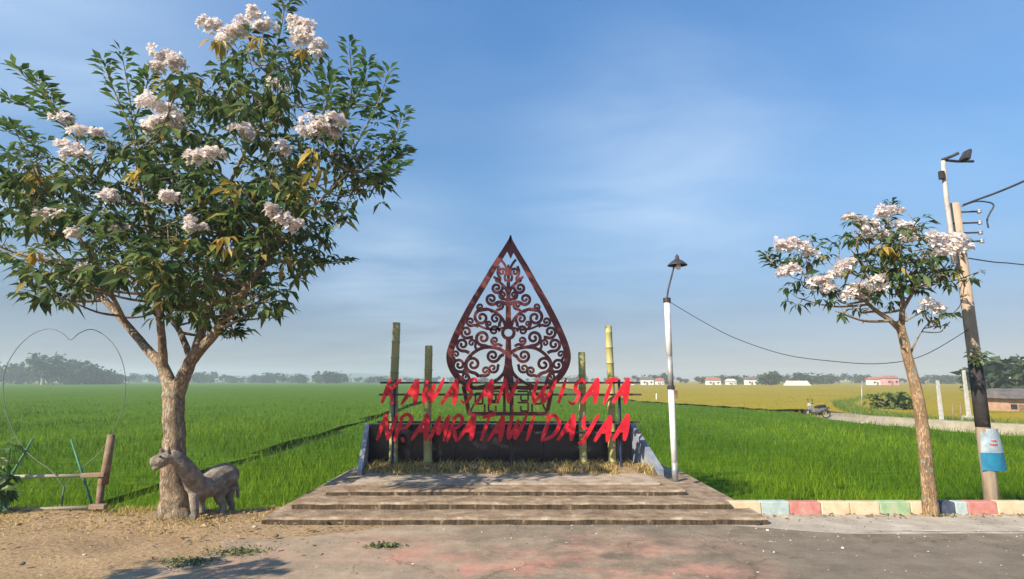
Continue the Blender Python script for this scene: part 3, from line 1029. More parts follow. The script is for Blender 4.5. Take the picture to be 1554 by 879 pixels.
sh.lathe(c, [(.155, 0), (.145, .0), (.085, .055), (.001, .09)], 24)
sh.build('lamp_shade', M['dark_metal'], lp, smooth=True)
MB().lathe(c + Vector((.015, 0, -.07)), [(.001, 0), (.03, .012), (.042, .04), (.034, .08), (.018, .11)], 14).build('bulb', M['bulb'], lp, smooth=True)
c = on(.46)
bevel(MB().box(c + Vector((.06, -.0, .02)), (.055, .07, .12)).build('switch_box', M['old_wood'], lp), .006)
MB().tube([on(.495), on(.515)], r_ * 1.25, 14).build('clamp', M['dark_metal'], lp)
MB().tube([on(.985), on(1.01)], r_ * 1.3, 14).build('collar', M['dark_metal'], lp)


# ------------------------------------------------------------------ trees
def palm_leaves(C, r, n, Lm, seed, leaflets=5, droop=.35, upbias=.25, flat=.85, z_cut=None):
    """Groups of drooping leaflets through a ball; returns leaf base, direction, length."""
    g = np.random.default_rng(seed)
    d = g.normal(0, 1, (n, 3)); d /= np.linalg.norm(d, axis=1, keepdims=True)
    rad = r * g.uniform(.1, 1, n) ** .55
    c = np.array(C) + d * rad[:, None] * np.array([1, 1, flat])
    out = d * .8 + np.array([0, 0, upbias]) + g.normal(0, .25, (n, 3))
    out /= np.linalg.norm(out, axis=1, keepdims=True)
    P, D, Ls = [], [], []
    sz = g.uniform(0, 1, n)
    az0 = g.uniform(0, 2 * math.pi, n)
    for k in range(leaflets):
        az = az0 + (k - (leaflets - 1) / 2) * (2 * math.pi / (leaflets + .6)) + g.normal(0, .15, n)
        rad_dir = np.stack([np.cos(az), np.sin(az), np.zeros(n)], 1)
        dd = rad_dir * .75 + out * .45 + np.array([0, 0, -droop]) * g.uniform(.3, 1.8, n)[:, None]
        P.append(c + rad_dir * .012); D.append(dd)
        Ls.append(Lm * g.uniform(.42, 1.3, n) * (.8 + .4 * sz))
    return np.concatenate(P), np.concatenate(D), np.concatenate(Ls)


def blossom(parent, C, r, n, seed):
    """A head of crumpled five-petalled trumpet flowers."""
    g = np.random.default_rng(seed)
    d = g.normal(0, 1, (n, 3)); d /= np.linalg.norm(d, axis=1, keepdims=True)
    d[:, 2] = np.abs(d[:, 2]) * .9 + d[:, 2] * .1
    sub = g.normal(0, .36, (5, 3)) * r * np.array([1.25, .8, .6])
    srad = g.uniform(.4, .75, 5)
    w_ = g.integers(0, 5, n)
    c = np.array(C) + sub[w_] + d * (r * srad[w_] * (g.uniform(.2, 1, n) ** .6 + (g.uniform(0, 1, n) < .15) * g.uniform(0, .2, n)))[:, None]
    Vs, Ts = [], []
    P, D, Ls = [], [], []
    for k in range(5):
        t1 = np.cross(d, g.normal(0, 1, (n, 3)) if k == 0 else t1); t1 /= np.linalg.norm(t1, axis=1, keepdims=True)
        t2 = np.cross(d, t1)
        a = k * 2 * math.pi / 5
        if k == 0: b1, b2 = t1.copy(), t2.copy()
        dd = (b1 * math.cos(a) + b2 * math.sin(a)) * .8 + d * .55 + g.normal(0, .2, (n, 3))
        P.append(c); D.append(dd); Ls.append(.05 * g.uniform(.6, 1.45, n))
    P, D, Ls = np.concatenate(P), np.concatenate(D), np.concatenate(Ls)
    V, T = leaf_arrays(P, D, Ls, Ls * .85, .15, .12, seed)
    return fast_mesh('blossom_cluster', V, [T], PETAL, parent)


def make_tree(name, label, Yc, limbs, clusters, shoots, flowers, yellows, bark, Lm, crown_c, crown_r, depth, dens, base, voxel=.02, group=None, xoff=0, twig_limb=None, rscale=1.0):
    """limbs: [[(px,py,dy,r)...]], clusters: [(px,py,rpx[,light])]."""
    t = thing(name, label, 'tree', base, group)
    rr = random.Random(11)
    def W(px, py, dy=0.0): return at(px, py, Yc + dy)
    mb = MB()
    limb_pts = []
    for lb in limbs:
        pts = [W(p[0], p[1], p[2]) for p in lb]
        pts4 = catmull([Vector((*p, )) for p in pts], 5)
        rads = []
        n = len(lb)
        for i in range(len(pts4)):
            f = i / (len(pts4) - 1) * (n - 1)
            k = min(int(f), n - 2)
            rads.append((lb[k][3] + (lb[k + 1][3] - lb[k][3]) * (f - k)) * rscale)
        # a little waviness
        for i in range(1, len(pts4) - 1):
            pts4[i] = pts4[i] + Vector((rr.uniform(-1, 1), rr.uniform(-1, 1), 0)) * rads[i] * .06
        mb.tube(pts4, rads, 12)
        limb_pts += list(zip(pts4, rads))
    V, Fq = remesh_solid(mb, voxel, 5)
    tw = MB()
    P, D, Ls = [], [], []
    PL, DL, LL = [], [], []
    for i, cl in enumerate(clusters):
        px, py, rp = cl[0], cl[1], cl[2]
        rel = min(1, math.hypot(px - crown_c[0], py - crown_c[1]) / crown_r)
        dmax = depth * math.sqrt(max(.05, 1 - rel ** 2))
        reps = 2 if dmax > depth * .5 else 1
        for q in range(reps):
            dy = rr.uniform(-1, 1) * dmax if reps == 1 else (rr.uniform(-1, -.1) if q == 0 else rr.uniform(.1, 1)) * dmax
            jx, jy = (0, 0) if reps == 1 else (rr.uniform(-22, 22), rr.uniform(-18, 18))
            C = W(px + jx, py + jy, dy)
            rad = rp * C.y / F * 1.05
            # twig from the nearest lower limb point
            best = min(limb_pts, key=lambda a: (a[0] - C).length + max(0, a[0].z - C.z + .1) * 3)
            A = best[0]
            mid = A.lerp(C, .5) + Vector((rr.uniform(-.1, .1), rr.uniform(-.1, .1), -.06))
            pts = catmull([A, mid, C], 5)
            r0 = min(best[1] * .7, .012 + .012 * (C - A).length)
            tw.tube(pts, [r0 + (.006 - r0) * k / (len(pts) - 1) for k in range(len(pts))], 6)
            for _ in range(4):
                d = Vector((rr.gauss(0, 1), rr.gauss(0, 1), rr.gauss(.4, .8))).normalized()
                s_ = pts[rr.randrange(5, 11)]
                tw.tube([s_, s_ + d * rad * .4, s_ + d * rad * .85 + Vector((0, 0, .03))], [.007, .005, .003], 5)
            light = len(cl) > 3 and cl[3]
            nn = int(dens * (rad / .45) ** 2 * (1.0 if reps == 1 else .8))
            a_, b_, c_ = palm_leaves(C, rad, nn, Lm * (.8 if light else 1), 100 + i * 3 + q, droop=.1 if light else .4)
            (PL if light else P).append(a_); (DL if light else D).append(b_); (LL if light else Ls).append(c_)
    for si, sh in enumerate(shoots):
        pts = catmull([W(p[0], p[1], sh['dy']) for p in sh['p']], 6)
        tw.tube(pts, [.014 - .010 * k / (len(pts) - 1) for k in range(len(pts))], 6)
        g = np.random.default_rng(900 + si)
        n = len(pts)
        for k in range(int(n * .2), n):
            p = pts[k]
            m_ = 5
            az = g.uniform(0, 6.28) + np.arange(m_) * 6.28 / m_
            dd = np.stack([np.cos(az), np.sin(az) * .8, g.uniform(.05, .6, m_)], 1)
            st = p_arr = np.tile(np.array(p), (m_, 1)) + dd * .03
            tgt = (PL, DL, LL) if sh.get('light', True) else (P, D, Ls)
            tgt[0].append(st); tgt[1].append(dd); tgt[2].append(Lm * .95 * g.uniform(.7, 1.2, m_))
    # trunk = fused limbs plus twigs, one mesh
    nv = len(V)
    Vall = np.concatenate([V, np.array([tuple(v) for v in tw.v]).reshape(-1, 3)]) if tw.v else V
    me = bpy.data.meshes.new('trunk')
    org = origin_of(t)
    me.from_pydata([tuple(Vector(p) - org) for p in Vall], [], Fq + [tuple(i + nv for i in f) for f in tw.f])
    link_mesh('trunk', me, bark, t, True)
    def bld(nm, P, D, Ls, mat, sd, dr):
        P, D, Ls = np.concatenate(P), np.concatenate(D), np.concatenate(Ls)
        V, T = leaf_arrays(P, D, Ls, Ls * np.random.default_rng(sd).uniform(.3, .46, len(Ls)), dr, .18, sd)
        return fast_mesh(nm, V, [T], mat, t)
    c_ = bld('crown', P, D, Ls, LEAF, 5, .22)
    if PL:
        o = bld('young_foliage', PL, DL, LL, LEAF_LIGHT, 6, .08)
        o['label'] = 'light green young leaves on upright shoots'
    for i, f in enumerate(flowers):
        C = W(f[0], f[1], f[3] if len(f) > 3 else -.35)
        blossom(t, C, f[2] * 1.12 * C.y / F, int(34 * (f[2] / 14) ** 2) + 10, 300 + i)
    if yellows:
        Ps, Ds, Lls = [], [], []
        for i, y in enumerate(yellows):
            C = W(y[0], y[1], y[3] if len(y) > 3 else -.6)
            a_, b_, c_ = palm_leaves(C, y[2] * C.y / F, 3, Lm * .9, 700 + i, droop=.8)
            Ps.append(a_); Ds.append(b_); Lls.append(c_)
        o = bld('yellow_foliage', Ps, Ds, Lls, LEAF_YELLOW, 8, .35)
        o['label'] = 'yellowing leaves among the green'
    return t


YT = gy(783, .02)
base = at(270, 783, YT)
limbs = [
    [(270, 800, 0, .30), (269, 783, 0, .27), (266, 745, 0, .20), (264, 700, 0, .165), (264, 650, 0, .15), (263, 605, 0, .15), (264, 585, 0, .15)],
    [(252, 798, -.08, .14), (256, 765, -.03, .12), (263, 715, 0, .1)],
    [(290, 796, .02, .13), (281, 765, .0, .11), (270, 715, 0, .1)],
    [(262, 595, 0, .115), (246, 555, .1, .085), (225, 532, .2, .07), (190, 490, .45, .06), (150, 447, .7, .05), (95, 395, .9, .035), (50, 330, 1.0, .022)],
    [(248, 562, .08, .075), (246, 520, -.1, .062), (241, 470, -.3, .055), (232, 410, -.5, .045), (222, 330, -.6, .03), (205, 230, -.6, .018)],
    [(268, 598, 0, .12), (282, 565, -.05, .1), (293, 543, -.1, .09), (325, 507, -.25, .072), (362, 455, -.4, .06), (405, 395, -.5, .045), (470, 320, -.6, .028), (530, 260, -.6, .016)],
    [(292, 548, -.08, .08), (310, 490, .1, .066), (325, 440, .25, .058), (332, 370, .3, .048), (345, 290, .25, .036), (385, 200, .1, .026), (415, 100, 0, .014)],
    [(291, 550, -.05, .06), (274, 505, .3, .048), (258, 478, .5, .042), (255, 420, .7, .034), (270, 340, .8, .024), (265, 200, .6, .013)],
    [(334, 500, -.2, .05), (345, 450, .1, .04), (390, 370, .6, .03), (450, 290, .8, .018)],
    [(190, 490, .4, .045), (150, 410, -.1, .035), (100, 330, -.5, .026), (60, 270, -.6, .015)],
]
clusters = [
    (392, 85, 40), (440, 95, 42), (350, 130, 42), (468, 75, 26), (400, 145, 32), (330, 165, 34), (300, 140, 34), (260, 130, 26), (435, 150, 24),
    (530, 150, 34, 1), (572, 160, 34, 1), (588, 215, 30, 1), (560, 255, 36, 1), (598, 245, 18, 1), (500, 160, 30, 1), (520, 205, 36, 1), (548, 285, 26),
    (24, 240, 46), (62, 268, 46), (28, 312, 46), (100, 300, 50), (60, 395, 44), (110, 425, 40), (28, 425, 28), (95, 455, 18), (12, 385, 26, 1), (40, 200, 20, 1),
    (70, 340, 36), (135, 360, 40), (10, 270, 40),
    (250, 235, 60), (330, 220, 56), (415, 245, 58), (190, 290, 58), (300, 320, 62), (395, 325, 56), (470, 300, 44), (250, 390, 58), (335, 410, 54),
    (180, 385, 50), (440, 390, 44), (495, 385, 26), (420, 440, 28), (285, 455, 36), (350, 495, 13), (160, 235, 36), (215, 420, 50), (235, 460, 34), (390, 430, 34),
    (310, 460, 30), (330, 455, 34), (515, 245, 40), (470, 215, 40), (500, 320, 30), (150, 320, 44), (360, 280, 50), (280, 270, 56), (225, 340, 50), (350, 350, 54),
    (430, 340, 46), (460, 355, 36), (150, 430, 30), (275, 190, 34), (420, 200, 36), (375, 180, 24), (205, 215, 26),
    (300, 390, 50), (380, 380, 46), (260, 430, 44), (425, 290, 46), (120, 260, 36), (75, 430, 26), (330, 300, 50), (400, 465, 16), (355, 455, 26),
]
shoots = [
    {'p': [(205, 230), (197, 150), (184, 78)], 'dy': -.4}, {'p': [(202, 190), (220, 140), (226, 112)], 'dy': -.3}, {'p': [(200, 200), (170, 130), (155, 90)], 'dy': -.45},
    {'p': [(130, 235), (80, 160), (24, 103)], 'dy': -.5}, {'p': [(105, 195), (60, 170), (10, 150)], 'dy': -.4}, {'p': [(90, 180), (70, 140), (55, 118)], 'dy': -.6},
    {'p': [(505, 240), (532, 150), (530, 66)], 'dy': -.5}, {'p': [(535, 230), (572, 160), (590, 106)], 'dy': -.4}, {'p': [(550, 260), (595, 215), (611, 170)], 'dy': -.3},
    {'p': [(530, 290), (580, 268), (612, 250)], 'dy': -.4}, {'p': [(520, 180), (550, 130), (556, 92)], 'dy': -.2}, {'p': [(480, 200), (500, 140), (496, 108)], 'dy': -.6},
    {'p': [(410, 110), (425, 50), (436, 6), (470, -6)], 'dy': 0, 'light': False}, {'p': [(60, 230), (30, 200), (4, 190)], 'dy': -.5},
    {'p': [(440, 400), (490, 400), (525, 398)], 'dy': -.2, 'light': False}, {'p': [(345, 480), (352, 498), (352, 514)], 'dy': -.3, 'light': False},
    {'p': [(560, 300), (590, 245), (616, 232)], 'dy': 0},
]
flowers = [(252, 88, 21), (247, 108, 16), (268, 100, 14), (318, 42, 17), (340, 52, 19), (388, 26, 15), (402, 42, 17), (370, 48, 14), (450, 40, 18), (475, 48, 15), (478, 76, 15), (460, 58, 14),
           (245, 168, 23, -.7), (258, 190, 24, -.8), (235, 195, 18, -.7), (482, 190, 19, -.9), (502, 180, 15, -.9), (470, 200, 15, -.9), (505, 200, 13, -.8), (377, 203, 14, -1.0),
           (302, 238, 13, -1.2), (435, 226, 12, -1.1), (415, 325, 15, -1.4), (432, 335, 16, -1.4), (448, 342, 11, -1.4), (110, 235, 14, -.9), (95, 180, 12, -.6), (120, 200, 13, -.6), (105, 225, 12, -.6), (140, 205, 10, -.6),
           (320, 232, 11, -1.2), (290, 240, 11, -1.2), (85, 330, 14, -1.0), (70, 325, 12, -1.0), (115, 360, 11, -1.1), (165, 300, 12, -1.3), (300, 345, 12, -1.4), (128, 410, 10, -1), (260, 300, 12, -1.5), (420, 130, 12, -.4), (180, 350, 10, -1.2)]
yellows = [(245, 125, 9), (391, 65, 12), (485, 255, 16, -1.0), (470, 230, 12, -1.0), (60, 270, 12, -.8), (455, 80, 8), (235, 400, 12, -1.2), (345, 365, 12, -1.4), (455, 285, 10, -1.0), (360, 285, 14, -1.3), (215, 255, 12, -1.1), (55, 385, 12, -.9), (330, 60, 7)]
make_tree('flowering_tree', 'big flowering tree with pale pink blossom and thick forked trunk beside the stone animal', YT, limbs, clusters, shoots, flowers, yellows,
          M['bark'], .178, (265, 285), 330, 1.75, 29, (base.x, YT, 0), rscale=.84)

YR = gy(783, 0) + .02
base = at(1413, 783, YR)
limbs = [
    [(1414, 798, 0, .125), (1413, 783, 0, .115), (1407, 720, 0, .1), (1400, 650, 0, .095), (1390, 590, 0, .085), (1378, 545, 0, .078), (1367, 498, 0, .068), (1364, 488, 0, .06)],
    [(1370, 505, 0, .055), (1352, 487, -.05, .045), (1330, 472, -.1, .036), (1300, 448, -.15, .026), (1262, 440, -.2, .018), (1222, 420, -.2, .012)],
    [(1367, 500, 0, .055), (1370, 460, .05, .04), (1364, 425, .1, .03), (1352, 380, .1, .022), (1348, 330, .1, .011)],
    [(1370, 470, .05, .036), (1392, 435, .15, .026), (1420, 405, .2, .018), (1446, 378, .2, .011)],
    [(1378, 545, 0, .03), (1392, 515, .1, .016), (1410, 490, .15, .012), (1432, 485, .15, .008)],
]
clusters = [(1200, 388, 24), (1222, 392, 24), (1215, 425, 24), (1240, 448, 22), (1210, 452, 18), (1252, 455, 15), (1298, 345, 20), (1290, 372, 16), (1322, 385, 30), (1350, 355, 28), (1350, 400, 34), (1392, 385, 30), (1400, 415, 28), (1370, 425, 28),
            (1330, 420, 22), (1425, 395, 26), (1310, 450, 16), (1305, 460, 14), (1345, 440, 16), (1418, 480, 16), (1436, 490, 11), (1400, 470, 10), (1452, 385, 18), (1445, 415, 16), (1458, 405, 12), (1330, 355, 18), (1380, 345, 18), (1262, 430, 10), (1285, 415, 12), (1425, 425, 14)]
flowers = [(1185, 375, 12), (1202, 372, 12), (1220, 376, 12), (1235, 384, 10), (1190, 412, 9), (1205, 410, 9), (1240, 430, 12), (1250, 425, 9), (1258, 438, 8), (1300, 442, 13), (1292, 450, 11), (1310, 436, 9), (1330, 426, 11), (1338, 436, 9), (1280, 408, 11), (1268, 416, 9), (1290, 400, 9), (1305, 342, 12),
           (1292, 332, 9), (1340, 325, 12), (1355, 322, 11), (1330, 345, 12), (1368, 345, 12), (1345, 358, 11), (1384, 352, 10), (1420, 362, 12), (1432, 372, 12), (1450, 362, 13), (1458, 376, 12), (1446, 384, 12), (1412, 470, 9), (1405, 462, 7), (1424, 470, 6), (1315, 355, 9), (1425, 385, 9), (1380, 365, 9)]
yellows = [(1356, 385, 9, -.45), (1335, 378, 10, -.45), (1455, 408, 10, -.2)]
yt_ = make_tree('young_tree', 'slim young tree with tan leaning trunk and white blossom growing before the painted kerb', YR, limbs, clusters, [{'p': [(1345, 345), (1350, 325), (1352, 308)], 'dy': -.05, 'light': False}, {'p': [(1190, 410), (1172, 400), (1162, 385)], 'dy': -.2, 'light': False}], flowers, yellows,
          M['bark_pale'], .135, (1345, 390), 150, .75, 40, (base.x, YR, 0), voxel=.012, rscale=.78)

# a second young tree of the same row nearer to the viewer
ot = yt_.copy(); COL.objects.link(ot)
ot['label'] = 'young blossoming tree on the near verge whose shade falls across the dirt'
ot.location = (-5.05, 3.25, 0); ot.scale = (.62, .62, .62); ot.rotation_euler = (0, 0, R(140))
for ch in list(yt_.children):
    q = ch.copy(); COL.objects.link(q); q.parent = ot
yt_['group'] = ot['group'] = 'young blossoming trees along the verge'

# ------------------------------------------------------------------ painted kerb
kz = zat(762, YK)
kerb = thing('kerb', 'low kerb painted in cream, pink, green and blue blocks between pavement and rice', 'kerb', (xr2, YK, 0))
seq = [(1100, 1156, 'cream'), (1156, 1199, 'kerb_blue'), (1199, 1247, 'kerb_red'), (1247, 1291, 'cream'), (1291, 1336, 'cream'), (1336, 1383, 'kerb_green'), (1383, 1427, 'cream'),
       (1427, 1451, 'kerb_navy'), (1451, 1470, 'kerb_blue'), (1470, 1515, 'kerb_red'), (1515, 1560, 'cream'), (1560, 1605, 'kerb_blue'), (1605, 1650, 'kerb_green'), (1650, 1700, 'cream')]
for a, b_, c in seq:
    xa, xb = at(a, 770, YK).x, at(b_, 770, YK).x
    mb = MB().box(((xa + xb) / 2, YK + .07, kz / 2 - .03 + random.uniform(-.003, .003)), (xb - xa - .005, .14, kz + .06), top=(1, .86))
    o = bevel(mb.build('kerb_block', M[c], kerb), .012)
    o['label'] = {'cream': 'cream', 'kerb_blue': 'pale blue', 'kerb_red': 'faded pink red', 'kerb_green': 'pale green', 'kerb_navy': 'dark blue'}[c] + ' painted kerb block'

# ------------------------------------------------------------------ utility pole with rack, street light, poster, cables
YP = YK + .55
pb = at(1505, 757, YP)
zt = at(1450, 309, YP).z
up = thing('utility_pole', 'thick brown utility pole with black wrapped middle standing behind the kerb', 'utility pole', (pb.x, YP, 0))
mb = MB().tube([(pb.x, YP, -.3), (pb.x, YP, .6), (pb.x, YP, 2.0), (pb.x - .02, YP, zt)], [.088, .086, .08, .068], 16)
mb.build('pole', M['pole_wood'], up, smooth=True)
zb0, zb1 = at(1495, 648, YP).z, at(1475, 548, YP).z
MB().tube([(pb.x, YP, zb0), (pb.x, YP, (zb0 + zb1) / 2), (pb.x, YP, zb1)], [.0865, .0855, .0835], 16).build('black_wrap', M['black_wrap'], up, smooth=True)
for py, xx in ((320, 1486), (337, 1487), (352, 1488), (365, 1490)):
    a = at(1458, py, YP - .1); b_ = at(xx, py + 1, YP - .1)
    br = MB().tube([(a.x - .06, YP - .02, a.z), (b_.x, YP - .1, b_.z)], .013, 6).build('bracket', M['dark_metal'], up)
    MB().lathe((b_.x, YP - .1, b_.z - .03), [(.001, 0), (.026, .004), (.03, .02), (.02, .03), (.03, .04), (.026, .058), (.001, .062)], 10).build('insulator', M['grey_steel'], br, smooth=True)
q = catmull([at(x, y, YP - .1) for x, y in ((1460, 313), (1480, 306), (1500, 307), (1508, 312), (1502, 324), (1498, 334), (1500, 346))], 4)
MB().tube(q, .011, 6).build('cable_loop', M['wire'], up, smooth=True)
# street light strapped above
YQ = YP - .12
sl = thing('street_light', 'bare pipe street light strapped to the top of the utility pole', 'street light', at(1449, 400, YQ))
q = [at(x, y, YQ) for x, y in ((1449, 400), (1443, 350), (1436, 300), (1431, 244))]
MB().tube(q, [.036, .034, .032, .03], 10).build('pipe', M['weathered_pipe'], sl, smooth=True)
e = at(1431, 244, YQ)
MB().tube([at(1429, 243, YQ), at(1445, 237, YQ - .1), at(1455, 232, YQ - .15)], .022, 8).build('arm', M['dark_metal'], sl)
MB().tube([at(1432, 243, YQ), at(1452, 245, YQ + .1), at(1477, 245, YQ + .15)], .02, 8).build('arm', M['dark_metal'], sl)
c = at(1466, 236, YQ - .15)
hd = MB().box(c, (.07, .16, .16), rot=Matrix.Rotation(R(25), 3, 'Y'), top=(.6, .8))
bevel(hd.build('lamp_head', M['dark_metal'], sl), .01)
bevel(MB().box(at(1429, 266, YQ - .03), (.06, .06, .12)).build('control_box', M['black_wrap'], sl), .006)
# poster: curved sheet tied round the pole
pt0, pt1 = at(1497, 650, YP), at(1505, 713, YP)
ps = thing('poster', 'blue and white poster wrapped low around the utility pole', 'poster', (pb.x + .03, YP - .1, pt1.z))
def poster_sheet(z0, z1, w0, w1, mat, name, off):
    mb = MB()
    V = []
    n = 8
    for (z, w) in ((z0, w0), (z1, w1)):
        for i in range(n + 1):
            f = i / n - .5
            V.append((pb.x + .045 + f * w + .02 * (z1 - z) / .6, YP - .105 - off + (f * 1.5) ** 2 * .11, z))
    for s in (0, 1):
        pass
    k = n + 1
    V2 = [(x, y + .006, z) for x, y, z in V]
    Fs = [(i, i + 1, k + i + 1, k + i) for i in range(n)] + [(2 * k + k + i, 2 * k + k + i + 1, 2 * k + i + 1, 2 * k + i) for i in range(n)]
    Fs += [(k + i, k + i + 1, 3 * k + i + 1, 3 * k + i) for i in range(n)] + [(2 * k + i, 2 * k + i + 1, i + 1, i) for i in range(n)]
    Fs += [(0, k, 3 * k, 2 * k), (n, 2 * k + n, 3 * k + n, k + n)]
    mb.add(V + V2, Fs)
    return mb.build(name, mat, ps, smooth=False)
zA, zB = pt1.z, pt0.z
zm = zA + (zB - zA) * .42
poster_sheet(zm, zB, .31, .23, M['poster_white'], 'printed_sheet', 0)
poster_sheet(zA, zm - .002, .34, .312, M['poster_blue'], 'blue_band', 0)
for i, (f, w) in enumerate(((.60, .2), (.69, .16))):
    z = zA + (zB - zA) * f
    poster_sheet(z, z + .022, w, w, M['poster_red'], 'red_print', .008)
# tuft of leaves growing on the pole
g = np.random.default_rng(5)
tc_ = at(1484, 541, YP - .12)
a_, b__, c_ = palm_leaves(tc_, .12, 26, .075, 41, droop=.2)
V, T = leaf_arrays(a_, b__, c_, c_ * .5, .2, .2, 4)
tag(fast_mesh('climbing_plant', V, [T], SHRUBLEAF, loc=tc_), 'small pale green tuft of leaves clinging to the utility pole', 'plant')


def cable(label, pts, r=.009, name='overhead_cable'):
    o = MB().tube(catmull(pts, 10), r, 6).build(name, M['wire'], smooth=True)
    return tag(o, label, 'cable')


zc_ = zt
a = at(1459, 314, YP)
cable('thick dark cable rising from the utility pole top out of the scene', [(a.x - .05, YP - .1, a.z), at(1478, 305, YP - .25), at(1554, 275, YP - .9), at(1800, 160, YP - 2.2)], .014)
a = at(1470, 392, YP)
cable('thin cable running level from the utility pole below its insulators', [(a.x, YP, a.z), at(1510, 398, YP + .6), at(1554, 402, YP + 1.4), at(1700, 420, YP + 5)], .009)
a = at(1014, 457, YL)
cable('long thin cable sagging from the lamp post to the utility pole', [a, at(1070, 490, YL - .1), at(1120, 515, YL - .2), at(1190, 538, YL - .35), at(1260, 548, YL - .5), at(1335, 552, YL - .65), at(1400, 540, YL - .8), at(1470, 500, YP - .05)], .0055)

# ------------------------------------------------------------------ stone animal beside the big tree
YA = YT - .42
sa = MB()
def bx_(px, py, dy): return at(px, py, YA + dy)
def chain(pts, n=12):
    P = catmull([bx_(*p[:3]) for p in pts], 5)
    rr_ = []
    m_ = len(pts)
    for i in range(len(P)):
        f = i / (len(P) - 1) * (m_ - 1); k = min(int(f), m_ - 2)
        rr_.append((pts[k][3] + (pts[k + 1][3] - pts[k][3]) * (f - k)) * YA / F)
    sa.tube(P, rr_, n)
chain([(229, 702, -.10, 6), (236, 700, -.09, 8), (247, 697, -.06, 10.5), (258, 692, -.02, 10.5)])          # muzzle and skull
chain([(232, 713, -.10, 3.5), (241, 707, -.08, 5), (250, 702, -.05, 6)])                                # lower jaw
chain([(258, 692, -.02, 10), (270, 697, .03, 10), (284, 712, .12, 12), (297, 735, .3, 16)])        # neck to chest
chain([(297, 737, .3, 16), (311, 740, .46, 17), (327, 729, .68, 22), (342, 724, .82, 23), (352, 730, .9, 15)])   # back, belly and rump
chain([(296, 745, .28, 10), (295, 765, .24, 6.5), (296, 781, .22, 5.2), (292, 786, .18, 6.5)])                 # forelegs
chain([(304, 748, .42, 9), (305, 765, .44, 6), (306, 779, .44, 5.5)])
chain([(338, 740, .65, 12), (332, 755, .6, 7.5), (339, 767, .62, 5.2), (337, 779, .6, 5.2), (333, 782, .57, 6)])  # hind legs
chain([(350, 738, .9, 10), (348, 756, .92, 6.5), (352, 768, .94, 5), (350, 777, .94, 5)])
chain([(353, 726, .95, 3.5), (360, 738, .98, 3), (361, 756, 1.0, 2.8)], 8)                          # tail
chain([(246, 688, -.08, 3.4), (244, 681, -.1, 2.4)], 8)                                           # ears
chain([(255, 686, .02, 3.4), (256, 678, .03, 2.4)], 8)
V, Fq = remesh_solid(sa, .011, 3)
st = thing('animal_statue', 'grey stone animal statue with raised head standing against the big tree trunk', 'statue', (at(300, 783, YA + .25).x, YA + .25, 0))
me = bpy.data.meshes.new('body')
og = origin_of(st)
me.from_pydata([tuple(Vector(p) - og) for p in V], [], Fq)
link_mesh('body', me, M['stone'], st, True)
for px, py, dy in ((243, 693, -.185), ):
    p = bx_(px, py, dy + .04)
    MB().lathe(p, [(.001, -.014), (.012, -.008), (.014, 0), (.012, .008), (.001, .014)], 10).build('eye', M['black_wrap'], st, smooth=True)

# ------------------------------------------------------------------ rail fence, heart frame, stakes, shrub at the verge
YF = YE - .05
fe = thing('rail_fence', 'low two rail fence of bamboo and rough timber at the edge of the rice', 'fence', (at(80, 772, YF).x, YF, 0))
def mk(pts, rad, mat, name, n=9):
    mb = MB().tube(pts, rad, n)
    return mb.build(name, mat, fe, smooth=True)
p0, p1 = at(-60, 726, YF), at(128, 722, YF)
mk([p0, p0.lerp(p1, .5) + Vector((0, 0, .005)), p1], .024, M['rail_bamboo'], 'rail')
bevel(MB().box(at(142, 721, YF), (.3, .06, .055), rot=Matrix.Rotation(R(-2), 3, 'Y')).build('rail_end', M['old_wood'], fe), .008)
p0, p1 = at(-60, 776, YF - .06), at(134, 770, YF - .06)
mk([p0, p0.lerp(p1, .5) + Vector((0, 0, -.006)), p1], .024, M['rail_bamboo'], 'rail')
bevel(MB().box(at(149, 769, YF - .06), (.2, .08, .06)).build('foot_block', M['old_wood'], fe), .008)
mk([at(150, 786, YF + .03), at(151, 760, YF + .03), at(155, 722, YF + .03)], .042, M['old_wood'], 'post')
mk([at(157, 735, YF + .05), at(163, 700, YF + .05), at(169, 660, YF + .05)], [.055, .052, .045], M['old_wood'], 'post')
mk([at(-20, 790, YF), at(-20, 700, YF)], .04, M['old_wood'], 'post')
for (a, b_, l) in (((17, 722), (50, 666), 'dark green stake leaning outward from the fence rail beside the shrub'), ((125, 720), (108, 667), 'thin pale green stake leaning over the rail near the fence post')):
    A, Bq = at(*a, YF + .12), at(*b_, YF + .12)
    dirv = (A - Bq)
    tag(MB().tube([A + dirv * .9, A, Bq], [.016, .016, .012], 8).build('garden_stake', M['green_stick'], smooth=True), l, 'stake', 'stakes behind the rail fence')
YH = YF + .55
hq = [(97, 740), (78, 715), (45, 690), (20, 655), (6, 610), (7, 565), (25, 530), (50, 507), (75, 499), (95, 506), (107, 516), (120, 506), (140, 500), (162, 512), (180, 535), (190, 570), (188, 612), (172, 655), (148, 690), (117, 716), (97, 740)]
hp_ = catmull([at(x, y, YH) for x, y in hq], 5)
hf = thing('heart_frame', 'thin wire frame bent in a heart outline standing behind the rail fence', 'heart frame', at(97, 740, YH))
MB().tube(hp_, .0055, 6).build('outline', M['heart_wire'], hf, smooth=True)
q = at(97, 740, YH)
MB().tube([q + Vector((0, 0, .02)), (q.x, YH, MUD + .1)], .012, 6).build('stem', M['heart_wire'], hf)
